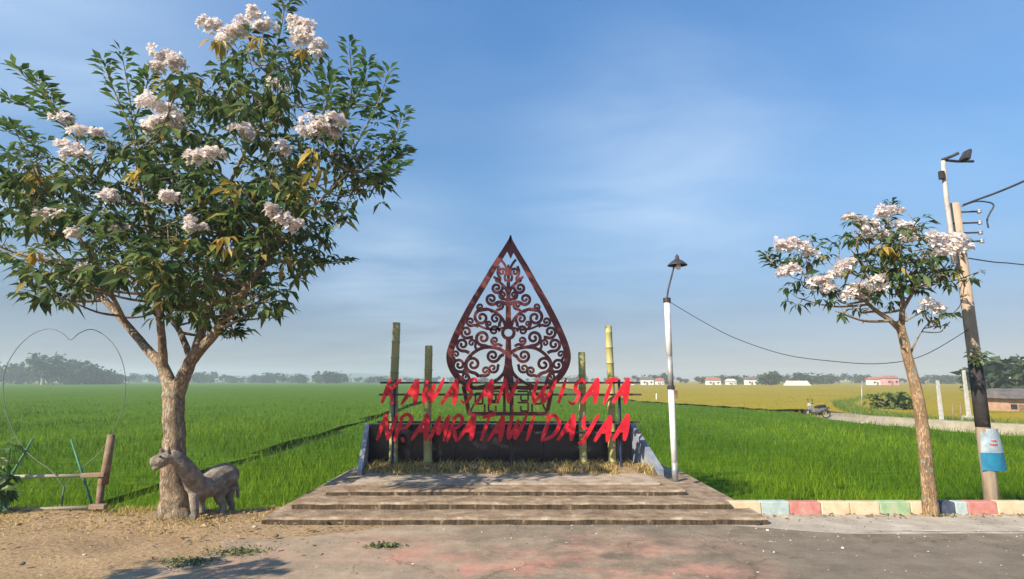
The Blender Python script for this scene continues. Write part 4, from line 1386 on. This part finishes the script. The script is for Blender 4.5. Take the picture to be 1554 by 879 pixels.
# big-leaved shrub at the frame's edge
YSb = YF - .1
sb = thing('leafy_shrub', 'pale leafy shrub growing through the rail fence', 'shrub', at(5, 775, YSb))
sm = MB(); Ps, Ds, Ls = [], [], []
rr = random.Random(4)
for i in range(13):
    b0 = at(rr.uniform(-40, 15), 778, YSb + rr.uniform(-.15, .15))
    tp = at(rr.uniform(-50, 40), rr.uniform(668, 755), YSb + rr.uniform(-.25, .2))
    pts = catmull([b0, b0.lerp(tp, .6) + Vector((0, 0, .08)), tp], 5)
    sm.tube(pts, [.009 - .005 * k / 10 for k in range(len(pts))], 6)
    for k in range(4, 11):
        for _ in range(2):
            Ps.append(np.array(pts[k])); Ds.append(np.array((rr.gauss(0, 1), rr.gauss(-.3, .8), rr.gauss(.1, .6)))); Ls.append(rr.uniform(.11, .22))
sm.build('stem', M['green_stick'], sb, smooth=True)
V, T = leaf_arrays(np.array(Ps), np.array(Ds), np.array(Ls), np.array(Ls) * .55, .3, .25, 9)
fast_mesh('foliage', V, [T], SHRUBLEAF, sb)

# ------------------------------------------------------------------ rice fields
def border_x(y):
    return np.interp(y, [0, 8, 26, 33, 41, 62, 90, 300, 4000], [40, 36, 20.9, 18.6, 20.3, 12.6, 12.0, 16, 120])


def scatter(n, y0, y1, pw=1.0):
    """Points spread over the view wedge and a bit beyond, thinning with distance."""
    d = np.exp(rng.uniform(math.log(y0), math.log(y1), n))
    x = rng.uniform(-1.12, 1.12, n) * d + rng.normal(0, .3, n)
    return x, d


def edge_y(x):
    e = np.where(x > 2.4, YK + 1.45, YE + .75)
    return e


x, y = scatter(230000, 8.4, 230)
k = (x < border_x(y) - .2) & (y > edge_y(x))
k &= ~((x > xl1 - .1) & (x < xr1 + .1) & (y < YBK + .12))
# the narrow bund that runs out through the field, and two faint wheel rows
bx0 = -7.7 - .03 * (y - 13)
k &= ~((np.abs(x - bx0) < .20 + .0035 * y) & (y < 60))
k &= ~((np.abs(y - 64) < .7) & (x < 8))
x, y = x[k], y[k]
# set in clumps
cs = np.maximum(.2, .012 * y)
x = np.round(x / cs) * cs + rng.normal(0, .30, len(x)) * cs
y2 = np.round(y / cs) * cs + rng.normal(0, .30, len(x)) * cs
bx0 = -7.7 - .03 * (y2 - 13)
kk = (y2 > edge_y(x) - .1) & ~((np.abs(x - bx0) < .15 + .003 * y2) & (y2 < 60))
x, y2 = x[kk], y2[kk]
top_h = CAN - MUD + .05 * np.sin(x * .45 + .3) * np.sin(y2 * .3) + .035 * np.sin(x * 1.9) * np.sin(y2 * 1.3 + 1)
H = top_h * rng.uniform(.62, 1.12, len(x))
Wd = np.maximum(.011, .00115 * y2)
Vb, Qb, Tb = blades(x, y2, np.full(len(x), MUD), H, Wd, .38, 12)
# canopy sheet below the tips
def canopy(xs, ys, zfun, keep):
    GX, GY = np.meshgrid(xs, ys)
    Z = zfun(GX, GY)
    V = np.stack([GX, GY, Z], -1).reshape(-1, 3)
    idx = np.arange(GX.size).reshape(GX.shape)
    Q = np.stack([idx[:-1, :-1], idx[:-1, 1:], idx[1:, 1:], idx[1:, :-1]], -1).reshape(-1, 4)
    cx, cy = GX.reshape(-1)[Q].mean(1), GY.reshape(-1)[Q].mean(1)
    return V, Q[keep(cx, cy)]
ysq = np.concatenate([np.arange(9.2, 40, .5), np.geomspace(40.5, 1500, 70)])
xsq = np.concatenate([-np.geomspace(1500, 30, 40), np.arange(-29.5, 30, .5), np.geomspace(30, 1500, 40)])
zf = lambda X, Y: np.where(Y < 25, -.66, np.interp(Y, [25, 60, 150], [-.66, -.52, -.43])) + .03 * np.sin(X * 1.3) * np.sin(Y * .9)
kf = lambda X, Y: (X < border_x(Y) - .3) & (Y > edge_y(X) + .3) & ~((X > xl1 - .3) & (X < xr1 + .3) & (Y < YBK + .4)) & ~((np.abs(X + 7.7 + .03 * (Y - 13)) < .3 + .003 * Y) & (Y < 60))
Vc, Qc = canopy(xsq, ysq, zf, kf)
nb = len(Vb)
rs = M['rice_sheet'] = pm('rice_canopy', (.045, .105, .003), (.085, .165, .005), 2.0, .9, spec=.05, bump=.8, bscale=9, c3=(.11, .21, .014), c3pos=.62, stretch=(.5, 1.6, 1), dist=.1)
fm = np.concatenate([np.zeros(len(Qb) + 0), np.ones(len(Qc)), np.zeros(len(Tb))])
o = fast_mesh('rice_field', np.concatenate([Vb, Vc]), [np.concatenate([Qb, Qc + nb]), Tb], [RICE, rs], fm=fm)
tag(o, 'lush green young rice filling the wide field behind the platform', 'rice', kind='stuff')

# ripe field
x, y = scatter(90000, 24, 420)
bxv = border_x(y)
k = (x > bxv + np.where(y < 45, 2.6, .6)) & (x < 1.3 * y)
x, y = x[k], y[k]
H = (.48 + .05 * np.sin(x * .2) * np.sin(y * .11)) * rng.uniform(.6, 1.15, len(x)) * np.interp(y, [20, 60], [.75, 1.15])
Vb, Qb, Tb = blades(x, y, np.full(len(x), MUD), H, np.maximum(.016, .0013 * y), .5, 14)
ysq = np.concatenate([np.arange(24, 60, .8), np.geomspace(61, 1500, 60)])
xsq = np.concatenate([np.arange(6, 90, .8), np.geomspace(91, 1900, 40)])
zf = lambda X, Y: np.interp(Y, [20, 60, 150], [-.62, -.5, -.42]) + .03 * np.sin(X * 1.1) * np.sin(Y * .8)
kf = lambda X, Y: (X > border_x(Y) + np.where(Y < 45, 2.8, .8))
Vc, Qc = canopy(xsq, ysq, zf, kf)
nb = len(Vb)
rs2 = pm('ripe_canopy', (.23, .195, .018), (.33, .25, .03), .35, .95, .6, 6, spec=.05, c3=(.17, .20, .025), c3pos=.6, stretch=(.35, 1.3, 1), dist=.1)
fm = np.concatenate([np.zeros(len(Qb)), np.ones(len(Qc)), np.zeros(len(Tb))])
o = fast_mesh('ripe_rice_field', np.concatenate([Vb, Vc]), [np.concatenate([Qb, Qc + nb]), Tb], [RICE_RIPE, rs2], fm=fm)
tag(o, 'golden ripe rice filling the field beyond the pale path', 'rice', kind='stuff')

# bund banks: the path and its grassy side
pth = [(46, 2, -.2), (33, 12, -.24), (23.2, 25.4, -.28), (20.3, 31.6, -.3), (21.2, 37, -.45), (25.5, 47.5, -.78), (33, 60, -.82), (60, 95, -.85)]
pp = catmull([Vector(p) for p in pth], 8)
V, Fs = [], []
for i, p in enumerate(pp):
    a = pp[max(i - 1, 0)]; b_ = pp[min(i + 1, len(pp) - 1)]
    d = (b_ - a); d.z = 0; d.normalize(); nn = Vector((d.y, -d.x, 0))
    for off, z in ((-1.0, MUD - .02), (-.42, p.z - .14), (-.38, p.z), (.38, p.z), (.42, p.z - .1), (1.3, MUD - .02)):
        q = p + nn * off; V.append((q.x, q.y, z))
for i in range(len(pp) - 1):
    for k in range(5):
        Fs.append((i * 6 + k, i * 6 + k + 1, (i + 1) * 6 + k + 1, (i + 1) * 6 + k))
mb = MB(); mb.add(V, Fs)
tag(mb.build('path', M['path_conc']), kind='structure')
# grass along the far side of the path
n = 9000
f = rng.uniform(0, 1, n)
P = np.array([tuple(p) for p in pp]); ii = f * (len(pp) - 1); i0 = np.minimum(ii.astype(int), len(pp) - 2); fr_ = (ii - i0)[:, None]
C = P[i0] * (1 - fr_) + P[i0 + 1] * fr_
side = rng.uniform(.8, 3.4, n)
x, y = C[:, 0] + side * .9, C[:, 1] + side * .4
Vb, Qb, Tb = blades(x, y, np.full(n, -.75), rng.uniform(.3, .75, n) * np.clip(1.3 - side * .15, .5, 1.3), np.full(n, .045), .6, 21)
tag(fast_mesh('bank_grass', Vb, [Qb, Tb], BANK), 'rough green grass along the bank of the pale path', 'grass', kind='stuff')

# ------------------------------------------------------------------ verge: dry tufts, litter, weeds, stones
n = 11000
x = rng.uniform(-8.5, -2.6, n); y = YE - np.abs(rng.normal(0, .55, n)) + .1
dn = np.sin(x * 2.3 + 1) * np.sin(y * 3.1 + x) + .5 * np.sin(x * 6.1)
k = (rng.uniform(-1.3, 1.2, n) < dn) & (x < -2.8 - (YE - y) * .3)
x, y = x[k], y[k]
Vb, Qb, Tb = blades(x, y, np.full(len(x), -.01), rng.uniform(.025, .1, len(x)), np.full(len(x), .009), 1.1, 31)
tag(fast_mesh('verge_grass', Vb, [Qb, Tb], DRY), 'short dry straw coloured grass along the dirt verge', 'grass', kind='stuff')
n = 900
x = np.concatenate([rng.uniform(-7, -1.6, 700), rng.uniform(2.8, 7.6, 200)]); y = np.concatenate([YE - .05 - np.abs(rng.normal(0, .8, 700)), YK - np.abs(rng.normal(0, .12, 200))])
zz = np.where(x < 0, .045, .012)
P = np.stack([x, y, zz], 1); a = rng.uniform(0, 6.28, n)
D = np.stack([np.cos(a), np.sin(a), rng.normal(0, .15, n)], 1)
Lg = rng.uniform(.025, .075, n)
V, T = leaf_arrays(P, D, Lg, Lg * .45, .1, .2, 33)
tag(fast_mesh('leaf_litter', V, [T], LITTER), 'dry brown leaf litter scattered over the verge and along the kerb', 'leaf litter', kind='stuff')


n = 2600
x = rng.uniform(-7.5, 8, n)
y = np.where(x < -2.4, rng.uniform(4.3, YE, n), np.where(rng.uniform(0, 1, n) < .55, rng.uniform(ye - .35, YK, n), rng.uniform(4.3, Y0, n)))
k = (y < Y0 - .02) | (x < xl1 - .05) | (x > xr1 + .1)
x, y = x[k], y[k]; n = len(x)
sz = .004 + .012 * rng.uniform(0, 1, n) ** 4
zz = np.where(x < -2.4, .03, .008)
oct_ = np.array([(1, 0, 0), (0, 1, 0), (-1, 0, 0), (0, -1, 0), (0, 0, .8)])
V = (np.stack([x, y, zz], 1)[:, None] + oct_[None] * sz[:, None, None] * rng.uniform(.6, 1.3, (n, 5, 1))).reshape(-1, 3)
T = (np.arange(n)[:, None, None] * 5 + np.array([(0, 1, 4), (1, 2, 4), (2, 3, 4), (3, 0, 4)])[None]).reshape(-1, 3)
tag(fast_mesh('gravel', V, [T], leafmat('gravel_grain', [(0, (.12, .1, .08)), (.5, (.3, .25, .19)), (1, (.55, .5, .43))], .0, .95)), 'fine loose gravel and grit strewn over the road, verge and pavement', 'gravel', kind='stuff')


def weed(px, py, rx, ry, n, hgt, label, mat=WEED, name='weed_patch', kind=None):
    c = onz(px, py, 0.01)
    g = np.random.default_rng(int(px))
    x = c.x + g.normal(0, rx, n); y = c.y + g.normal(0, ry, n)
    P = np.stack([x, y, np.full(n, .005)], 1); a = g.uniform(0, 6.28, n)
    D = np.stack([np.cos(a), np.sin(a), g.uniform(.2, 1.4, n)], 1)
    Lg = hgt * g.uniform(.5, 1.3, n)
    V, T = leaf_arrays(P, D, Lg, Lg * .35, .25, .2, int(py))
    return tag(fast_mesh(name, V, [T], mat, loc=c), label, 'weeds', kind=kind)


weed(583, 829, .085, .04, 170, .06, 'small green weed tuft growing alone on the dusty apron')
weed(285, 853, .13, .07, 260, .05, 'dark green patch of weeds on the dirt in the tree shade', kind='stuff')
weed(360, 838, .15, .07, 260, .05, 'wide dark patch of low weeds on the dirt before the tree', kind='stuff')
weed(1428, 783, .07, .02, 60, .05, 'little weed tuft at the foot of the slim young tree')
def stone(px, py, s, label, mat='pebble'):
    p = onz(px, py, 0)
    rr = random.Random(int(px))
    n = 9
    mb = MB()
    prof = [(.001, -.3), (.8, -.1), (1.0, .25), (.7, .6), (.001, .75)]
    V = []
    for r, z in prof:
        for k in range(n):
            a = 6.283 * k / n
            V.append((p.x + s * r * math.cos(a) * rr.uniform(.8, 1.2), p.y + s * r * .8 * math.sin(a) * rr.uniform(.8, 1.2), p.z + s * z * rr.uniform(.85, 1.15) + (.03 if px < 420 else .006)))
    Fs = [(i * n + k, i * n + (k + 1) % n, (i + 1) * n + (k + 1) % n, (i + 1) * n + k) for i in range(4) for k in range(n)]
    mb.add(V, Fs)
    return tag(mb.build('stone', M[mat], smooth=True, loc=p), label, 'stone')
stone(128, 848, .022, 'pale little stone lying on the dirt between fence and road')
stone(386, 805, .03, 'pale stone near the lowest step on the tree side')
stone(33, 862, .03, 'grey stone on bare dirt close to the shrub', 'stone')
stone(418, 819, .035, 'dark brown clod of earth beside the lowest step', 'soil')
stone(1165, 806, .018, 'white pebble by the end of the lowest step', 'white_paint')
stone(1279, 833, .016, 'white chip of stone alone on the asphalt', 'white_paint')
stone(1125, 827, .022, 'dark flat stone on the asphalt beyond the step corner', 'stone')
stone(1150, 797, .045, 'dark lump of broken concrete at the step end', 'black_wrap')

# ------------------------------------------------------------------ far things
def far_tree_meshes(seed, w, h):
    g = np.random.default_rng(seed)
    n = 420
    lob = 7
    LC = np.stack([g.uniform(-.32, .32, lob) * w, g.uniform(-.3, .3, lob) * w, g.uniform(.38, .8, lob) * h], 1)
    LR = g.uniform(.17, .27, lob) * w
    which = g.integers(0, lob, n)
    d = g.normal(0, 1, (n, 3)); d /= np.linalg.norm(d, axis=1, keepdims=True)
    P = LC[which] + d * (LR[which] * g.uniform(.3, 1.05, n))[:, None]
    D = g.normal(0, 1, (n, 3))
    Lg = g.uniform(.08, .17, n) * w
    V, T = leaf_arrays(P, D, Lg, Lg * .8, .2, .15, seed)
    o = fast_mesh('crown', V, [T], FAR_LEAF)
    mb = MB().tube([(0, 0, 0), (.02 * w, 0, h * .3), (-.02 * w, .01 * w, h * .62)], [.05 * w, .04 * w, .02 * w], 7)
    for k in range(3):
        mb.tube([(.01 * w, 0, h * .32), tuple(LC[k] * .6 + np.array([0, 0, h * .15])), tuple(LC[k])], [.025 * w, .018 * w, .01 * w], 5)
    t = mb.build('trunk', M['bark'])
    return o, t


protos = []
for s, (w, h) in enumerate(((1.0, 1.0), (1.25, .85), (.8, 1.1), (1.5, .7))):
    a, b_ = far_tree_meshes(60 + s, w, h)
    protos.append((a.data, b_.data))
    bpy.data.objects.remove(a); bpy.data.objects.remove(b_)


def far_tree(px, ytop, Y, name, label, group, wf=1.0, kind=None, seed=0):
    rr = random.Random(seed + int(px * 7))
    k = rr.randrange(4) if kind is None else kind
    p = at(px, 580, Y)
    hgt = at(px, ytop, Y).z - MUD
    ph = (1.0, .85, 1.1, .7)[k] * .95
    s = hgt / ph
    t = thing(name, label, 'tree', (p.x, Y, MUD), group)
    t.rotation_euler = (0, 0, rr.uniform(0, 6.28))
    t.scale = (s * wf, s * wf, s)
    for nm, d in zip(('crown', 'trunk'), protos[k]):
        o = bpy.data.objects.new(nm, d)
        o.parent = t
        COL.objects.link(o)
        if name == 'bush' and nm == 'crown':
            o.material_slots[0].link = 'OBJECT'
            o.material_slots[0].material = BUSHLEAF
    return t


far_tree(65, 529, 260, 'far_tree', 'tallest distant tree standing up above the hazy grove beside the heart frame', None, 1.0, 0)
for px, yt in ((-15, 552), (8, 553), (30, 549), (48, 548), (78, 546), (96, 549), (112, 547), (128, 546), (142, 552), (158, 560), (20, 558), (60, 555), (100, 556), (135, 560), (176, 566)):
    far_tree(px, yt + 4, 270 + (px * 13) % 40, 'far_tree', 'bushy distant tree in the hazy grove seen through the heart frame', 'trees of the distant grove', .85 + (px * 7 % 10) * .04)
rr = random.Random(8)
line = [(196, 567), (212, 568), (228, 566), (246, 570), (290, 568), (308, 566), (325, 563), (338, 567), (356, 571), (384, 570), (398, 571), (411, 567), (426, 570), (444, 571), (462, 569), (478, 567), (494, 565), (508, 568), (524, 571), (544, 571), (560, 573), (580, 572)]
for px, yt in line:
    far_tree(px, yt, 430 + rr.uniform(-60, 60), 'far_tree', 'small hazy tree in the long low treeline beyond the green field', 'treeline beyond the green field', 1.3)
for px in range(600, 960, 17):
    far_tree(px + rr.uniform(-5, 5), rr.uniform(570, 574), 480 + rr.uniform(-60, 60), 'far_tree', 'tiny hazy tree on the horizon behind the ornament and sign', 'treeline behind the sign', 1.4)
for px in range(955, 1500, 15):
    yt = rr.uniform(568, 574) - (3 if 1150 < px < 1320 else 0) - (2 if px > 1400 else 0)
    far_tree(px + rr.uniform(-5, 5), yt, 330 + rr.uniform(-50, 60), 'far_tree', 'hazy green tree in the village treeline beyond the golden field', 'treeline beyond the golden field', 1.25)
far_tree(1168, 566, 240, 'far_tree', 'dark round distant tree beside the pale village houses', None, 1.2, 1)
far_tree(1532, 548, 85, 'roadside_tree', 'broad green tree standing behind the dark roofed hut', None, 1.1, 3)
far_tree(1572, 535, 80, 'roadside_tree', 'tall tree rising beyond the hut gable', None, 1.0, 2)
far_tree(1505, 568, 120, 'roadside_tree', 'low spreading tree beyond the utility pole', None, 1.4, 3)
far_tree(1357, 598, 46, 'bush', 'solitary round bush in the golden field behind the young tree', None, 1.1, 3)
far_tree(1318, 618, 44, 'bush', 'low green bush at the bend of the pale path', None, 1.3, 1)
far_tree(1290, 622, 45, 'bush', 'small dark bush on the field edge near the motorbike', None, 1.2, 1)


def house(px, Y, wpx, ytop, ybase_z, wallm, roofm, label, name='house', roof_px=4, dep=5.0):
    p = at(px, 580, Y)
    w = wpx * Y / F
    ze = at(px, ytop + roof_px, Y).z
    zr = at(px, ytop, Y).z
    t = thing(name, label, 'house', (p.x, Y, MUD))
    MB().box((p.x, Y + dep / 2, (ze + MUD) / 2), (w, dep, ze - MUD)).build('wall', wallm, t)
    ov = .35
    a, b_ = p.x - w / 2 - ov, p.x + w / 2 + ov
    y0, y1, ym = Y - ov, Y + dep + ov, Y + dep / 2
    V = [(a, y0, ze + .01), (b_, y0, ze + .01), (b_, y1, ze + .01), (a, y1, ze + .01), (a + ov, ym, zr), (b_ - ov, ym, zr)]
    MB().add(V, [(0, 1, 5, 4), (2, 3, 4, 5), (1, 2, 5), (3, 0, 4), (3, 2, 1, 0)]).build('roof', roofm, t)
    hw = ze - MUD
    MB().box((p.x - w * .12, Y - .01, MUD + hw * .34), (min(.9, w * .2), .06, hw * .62)).build('door', M['old_wood'], t)
    for s in (-.36, .28):
        MB().box((p.x + w * s, Y - .01, MUD + hw * .55), (min(1.0, w * .18), .06, hw * .26)).build('window', M['window'], t)
    return t


house(958, 250, 9, 575, 0, M['house_white'], M['roof_red'], 'tiny pale distant house nearest to the sign')
house(984, 255, 16, 572, 0, M['house_white'], M['roof_grey'], 'pale distant house with grey roof beside the lamp post')
house(1003, 270, 10, 574, 0, M['house_white'], M['roof_red'], 'narrow distant house partly hidden by the lamp post')
house(1085, 260, 18, 573, 0, M['house_white'], M['roof_red'], 'distant red roofed house at the middle of the village row')
house(1112, 265, 11, 575, 0, M['house_white'], M['roof_pale'], 'small distant white house with a pale roof')
house(1143, 255, 14, 572, 0, M['house_white'], M['roof_grey'], 'distant white house before the dark round tree')
house(1214, 225, 32, 578, 0, M['house_white'], M['roof_pale'], 'long low pale roofed shed beyond the golden field', 'shed', 9)
house(1334, 250, 18, 572, 0, M['house_white'], M['roof_red'], 'distant house with white walls beside the pink one')
house(1356, 245, 17, 570, 0, M['house_pink'], M['roof_red'], 'distant pink house glimpsed beside the young tree trunk')
house(1552, 42, 50, 590, 0, M['brick'], M['roof_grey'], 'small brick field hut with dark overhanging roof', 'field_hut', 15, 3.0)

for px, y0_, y1_, Y, wpx, label in ((1430, 577, 645, 29.5, 4.5, 'short white concrete post on a square base by the pale path'), (1471, 562, 636, 33, 4.5, 'taller white concrete post seen just beside the utility pole')):
    b_, t_ = at(px, y1_, Y), at(px, y0_, Y)
    b_.z = min(b_.z, -.3)
    o = thing('white_post', label, 'post', (b_.x, Y, b_.z), 'white posts by the pale path')
    w = wpx * Y / F
    MB().box((b_.x, Y, (b_.z + t_.z) / 2), (w, w, t_.z - b_.z), top=(.7, .7)).build('shaft', M['old_white'], o)
    bevel(MB().box((b_.x, Y, b_.z + .02), (w * 3, w * 3, .3)).build('base', M['old_white'], o), .01)
for i, (px, y0_, y1_, Y, label) in enumerate(((1308, 578, 632, 44, 'thin grey pole rising from the golden field beside the bend of the path'), (1446, 612, 640, 34, 'dark stake nearer to the white post in the golden field'), (1458, 612, 640, 34.6, 'dark stake nearer to the utility pole in the golden field'), (996, 597, 609, 66, 'pale marker stake in the golden field beyond the lamp post'))):
    b_, t_ = at(px, y1_, Y), at(px, y0_, Y)
    b_.z = MUD
    m_ = M['white_paint'] if i == 3 else (M['grey_steel'] if i == 0 else M['old_wood'])
    tag(MB().tube([b_, t_], .05 if i else .035, 7).build('field_stake', m_, smooth=True, loc=b_), label, 'stake')

# faint low ridge far beyond the treeline
hv, hf_ = [], []
nH = 60
for i in range(nH + 1):
    f = i / nH
    px = 330 + 330 * f
    zt_ = 23.5 * math.sin(math.pi * f) ** .8 * (.72 + .18 * math.sin(f * 9.0 + .5) + .1 * math.sin(f * 23)) - .9
    c = at(px, 577, 1250)
    hv += [(c.x, 1200, MUD - .05), (c.x, 1260, max(zt_, MUD)), (c.x, 1340, MUD - .05)]
for i in range(nH):
    for k in range(2):
        hf_.append((i * 3 + k, (i + 1) * 3 + k, (i + 1) * 3 + k + 1, i * 3 + k + 1))
mb = MB(); mb.add(hv, hf_)
tag(mb.build('hills', pm('hill_forest', (.03, .055, .025), (.05, .08, .035), .02, .95, 0), smooth=True), kind='structure')

# ------------------------------------------------------------------ motorbike at the far edge of the green field
mbk = thing('motorbike', 'grey motorbike parked at the far edge of the green rice', 'motorbike', (at(1239, 620, 40).x, 40, -.9))
X0, Yv, Zv = mbk.location
def wheel(cx):
    mb = MB()
    pts = [(cx + .27 * math.cos(a * math.pi / 10), Yv, Zv + .29 + .27 * math.sin(a * math.pi / 10)) for a in range(21)]
    mb.tube(pts, .045, 8, cap=False)
    w = mb.build('wheel', M['rubber'], mbk, smooth=True)
    h_ = MB().tube([(cx, Yv - .05, Zv + .29), (cx, Yv + .05, Zv + .29)], .05, 10)
    for k in range(5):
        a = k * 2 * math.pi / 5
        h_.tube([(cx, Yv, Zv + .29), (cx + .25 * math.cos(a), Yv, Zv + .29 + .25 * math.sin(a))], .012, 5)
    h_.build('rim', M['grey_steel'], w)
wheel(X0 - .62); wheel(X0 + .62)
V_ = MB().tube([(X0 - .45, Yv, Zv + .82), (X0 - .3, Yv, Zv + .5), (X0 - .05, Yv, Zv + .42), (X0 + .3, Yv, Zv + .55), (X0 + .85, Yv, Zv + .72)], [.1, .13, .13, .17, .06], 10)
V_.build('body', M['bike_body'], mbk, smooth=True)
MB().tube([(X0 - .12, Yv, Zv + .72), (X0 + .2, Yv, Zv + .78), (X0 + .62, Yv, Zv + .82)], [.07, .12, .09], 10).build('seat', M['rubber'], mbk, smooth=True)
MB().tube([(X0 - .62, Yv, Zv + .29), (X0 - .45, Yv, Zv + .82), (X0 - .38, Yv, Zv + 1.0)], .035, 8).build('fork', M['grey_steel'], mbk)
MB().tube([(X0 - .3, Yv - .34, Zv + 1.03), (X0 - .38, Yv - .1, Zv + .98), (X0 - .38, Yv + .1, Zv + .98), (X0 - .3, Yv + .34, Zv + 1.03)], .02, 8).build('handlebar', M['rubber'], mbk)
MB().box((X0 - .47, Yv, Zv + .92), (.14, .24, .22), top=(.7, .8)).build('headlight_cowl', M['old_white'], mbk)
MB().box((X0 - .3, Yv - .06, Zv + .62), (.06, .3, .42), rot=Matrix.Rotation(R(-18), 3, 'Y')).build('leg_shield', M['grey_steel'], mbk)
for s in (-1, 1):
    mi = MB().tube([(X0 - .36, Yv + s * .24, Zv + 1.0), (X0 - .4, Yv + s * .3, Zv + 1.2)], .012, 5)
    mi.box((X0 - .4, Yv + s * .3, Zv + 1.22), (.03, .12, .08))
    mi.build('mirror', M['rubber'], mbk)

# ------------------------------------------------------------------ air, sky, sun
hz = MB().box((0, 700, 12.5), (2600, 1700, 28.0))
hm = bpy.data.materials.new('haze_air')
hm.use_nodes = True
for nd in list(hm.node_tree.nodes):
    if nd.type == 'BSDF_PRINCIPLED': hm.node_tree.nodes.remove(nd)
pv_ = hm.node_tree.nodes.new('ShaderNodeVolumePrincipled')
pv_.inputs['Color'].default_value = (.84, .92, 1.0, 1)
pv_.inputs['Density'].default_value = .0010
pv_.inputs['Anisotropy'].default_value = .2
hm.node_tree.links.new(pv_.outputs['Volume'], hm.node_tree.nodes['Material Output'].inputs['Volume'])
ho = tag(hz.build('haze', hm), kind='stuff')

SD = Vector((.742, .67, 0)).normalized()
EL = R(34)
d = Vector((SD.x * math.cos(EL), SD.y * math.cos(EL), -math.sin(EL)))
sun = bpy.data.lights.new('sun', 'SUN')
sun.energy = 4.5
sun.angle = R(.53)
sun.color = (1.0, .87, .69)
so_ = bpy.data.objects.new('sun', sun)
so_.rotation_euler = d.to_track_quat('-Z', 'Y').to_euler()
so_.location = (-20, -15, 30)
COL.objects.link(so_)

w = bpy.data.worlds.new('World')
scene.world = w
w.use_nodes = True
nt = w.node_tree; N = nt.nodes; L = nt.links
bg = N['Background']
sky = N.new('ShaderNodeTexSky')
sky.sky_type = 'NISHITA'
sky.sun_disc = False
sky.sun_elevation = EL
sky.sun_rotation = math.atan2(-SD.x, -SD.y)
sky.air_density = 1.0
sky.dust_density = .6
sky.ozone_density = 2.0
sky.altitude = 0
bg.inputs['Strength'].default_value = .11
tc = N.new('ShaderNodeTexCoord')
sep = N.new('ShaderNodeSeparateXYZ'); L.new(tc.outputs['Generated'], sep.inputs[0])
def mth(op, a, b=None, clamp=False):
    x = N.new('ShaderNodeMath'); x.operation = op; x.use_clamp = clamp
    for i, q in enumerate((a, b)):
        if q is None: continue
        if isinstance(q, (int, float)): x.inputs[i].default_value = q
        else: L.new(q, x.inputs[i])
    return x.outputs[0]
den = mth('ADD', sep.outputs['Z'], .12)
cmb = N.new('ShaderNodeCombineXYZ')
L.new(mth('DIVIDE', sep.outputs['X'], den), cmb.inputs[0]); L.new(mth('DIVIDE', sep.outputs['Y'], den), cmb.inputs[1])
mp = N.new('ShaderNodeMapping'); mp.inputs['Rotation'].default_value = (0, 0, R(38)); mp.inputs['Scale'].default_value = (.7, 1.15, 1)
L.new(cmb.outputs[0], mp.inputs['Vector'])
n1 = N.new('ShaderNodeTexNoise'); n1.inputs['Scale'].default_value = 1.3; n1.inputs['Detail'].default_value = 6; n1.inputs['Roughness'].default_value = .52; n1.inputs['Distortion'].default_value = .4
L.new(mp.outputs[0], n1.inputs['Vector'])
r1 = N.new('ShaderNodeValToRGB'); r1.color_ramp.elements[0].position = .25; r1.color_ramp.elements[1].position = .85
L.new(n1.outputs['Fac'], r1.inputs['Fac'])
# where the thin cirrus sits
def patch(px, py, size):
    v = ray(px, py).normalized()
    dt = N.new('ShaderNodeVectorMath'); dt.operation = 'DISTANCE'
    nrm = N.new('ShaderNodeVectorMath'); nrm.operation = 'NORMALIZE'
    L.new(tc.outputs['Generated'], nrm.inputs[0]); L.new(nrm.outputs[0], dt.inputs[0]); dt.inputs[1].default_value = v
    mr = N.new('ShaderNodeMapRange'); mr.interpolation_type = 'SMOOTHSTEP'
    mr.inputs['From Min'].default_value = size; mr.inputs['From Max'].default_value = size * .1
    L.new(dt.outputs['Value'], mr.inputs['Value'])
    return mr.outputs[0]
acc = mth('ADD', patch(600, 410, .22), mth('ADD', patch(980, 255, .30), mth('ADD', patch(20, 60, .42), mth('MULTIPLY', patch(1230, 300, .3), .12))), True)
acc = mth('ADD', mth('MULTIPLY', acc, .72), .24)
cf = mth('MULTIPLY', mth('MULTIPLY', r1.outputs['Color'], acc), .85, True)
tint = N.new('ShaderNodeMix'); tint.data_type = 'RGBA'; tint.blend_type = 'MULTIPLY'; tint.inputs['Factor'].default_value = 1
hr = N.new('ShaderNodeValToRGB')
hr.color_ramp.elements[0].position = 0; hr.color_ramp.elements[0].color = (.315, .315, .43, 1)
hr.color_ramp.elements[1].position = .6; hr.color_ramp.elements[1].color = (.43, .84, 1.12, 1)
for p_, c_ in ((.1, (.315, .33, .40, 1)), (.3, (.48, .68, .79, 1)), (.2, (.415, .52, .60, 1))):
    e = hr.color_ramp.elements.new(p_); e.color = c_
L.new(sep.outputs['Z'], hr.inputs['Fac']); L.new(hr.outputs['Color'], tint.inputs['B'])
L.new(sky.outputs['Color'], tint.inputs['A'])
mxc = N.new('ShaderNodeMix'); mxc.data_type = 'RGBA'
L.new(cf, mxc.inputs['Factor']); L.new(tint.outputs['Result'], mxc.inputs['A'])
mxc.inputs['B'].default_value = (3.3, 4.15, 5.2, 1)
L.new(mxc.outputs['Result'], bg.inputs['Color'])

scene.render.engine = 'CYCLES'
scene.cycles.use_denoising = True
scene.cycles.volume_bounces = 1
scene.cycles.max_bounces = 8
scene.cycles.transparent_max_bounces = 8
scene.view_settings.view_transform = 'Standard'
scene.view_settings.look = 'None'
scene.view_settings.gamma = 1
scene.view_settings.exposure = 0.9
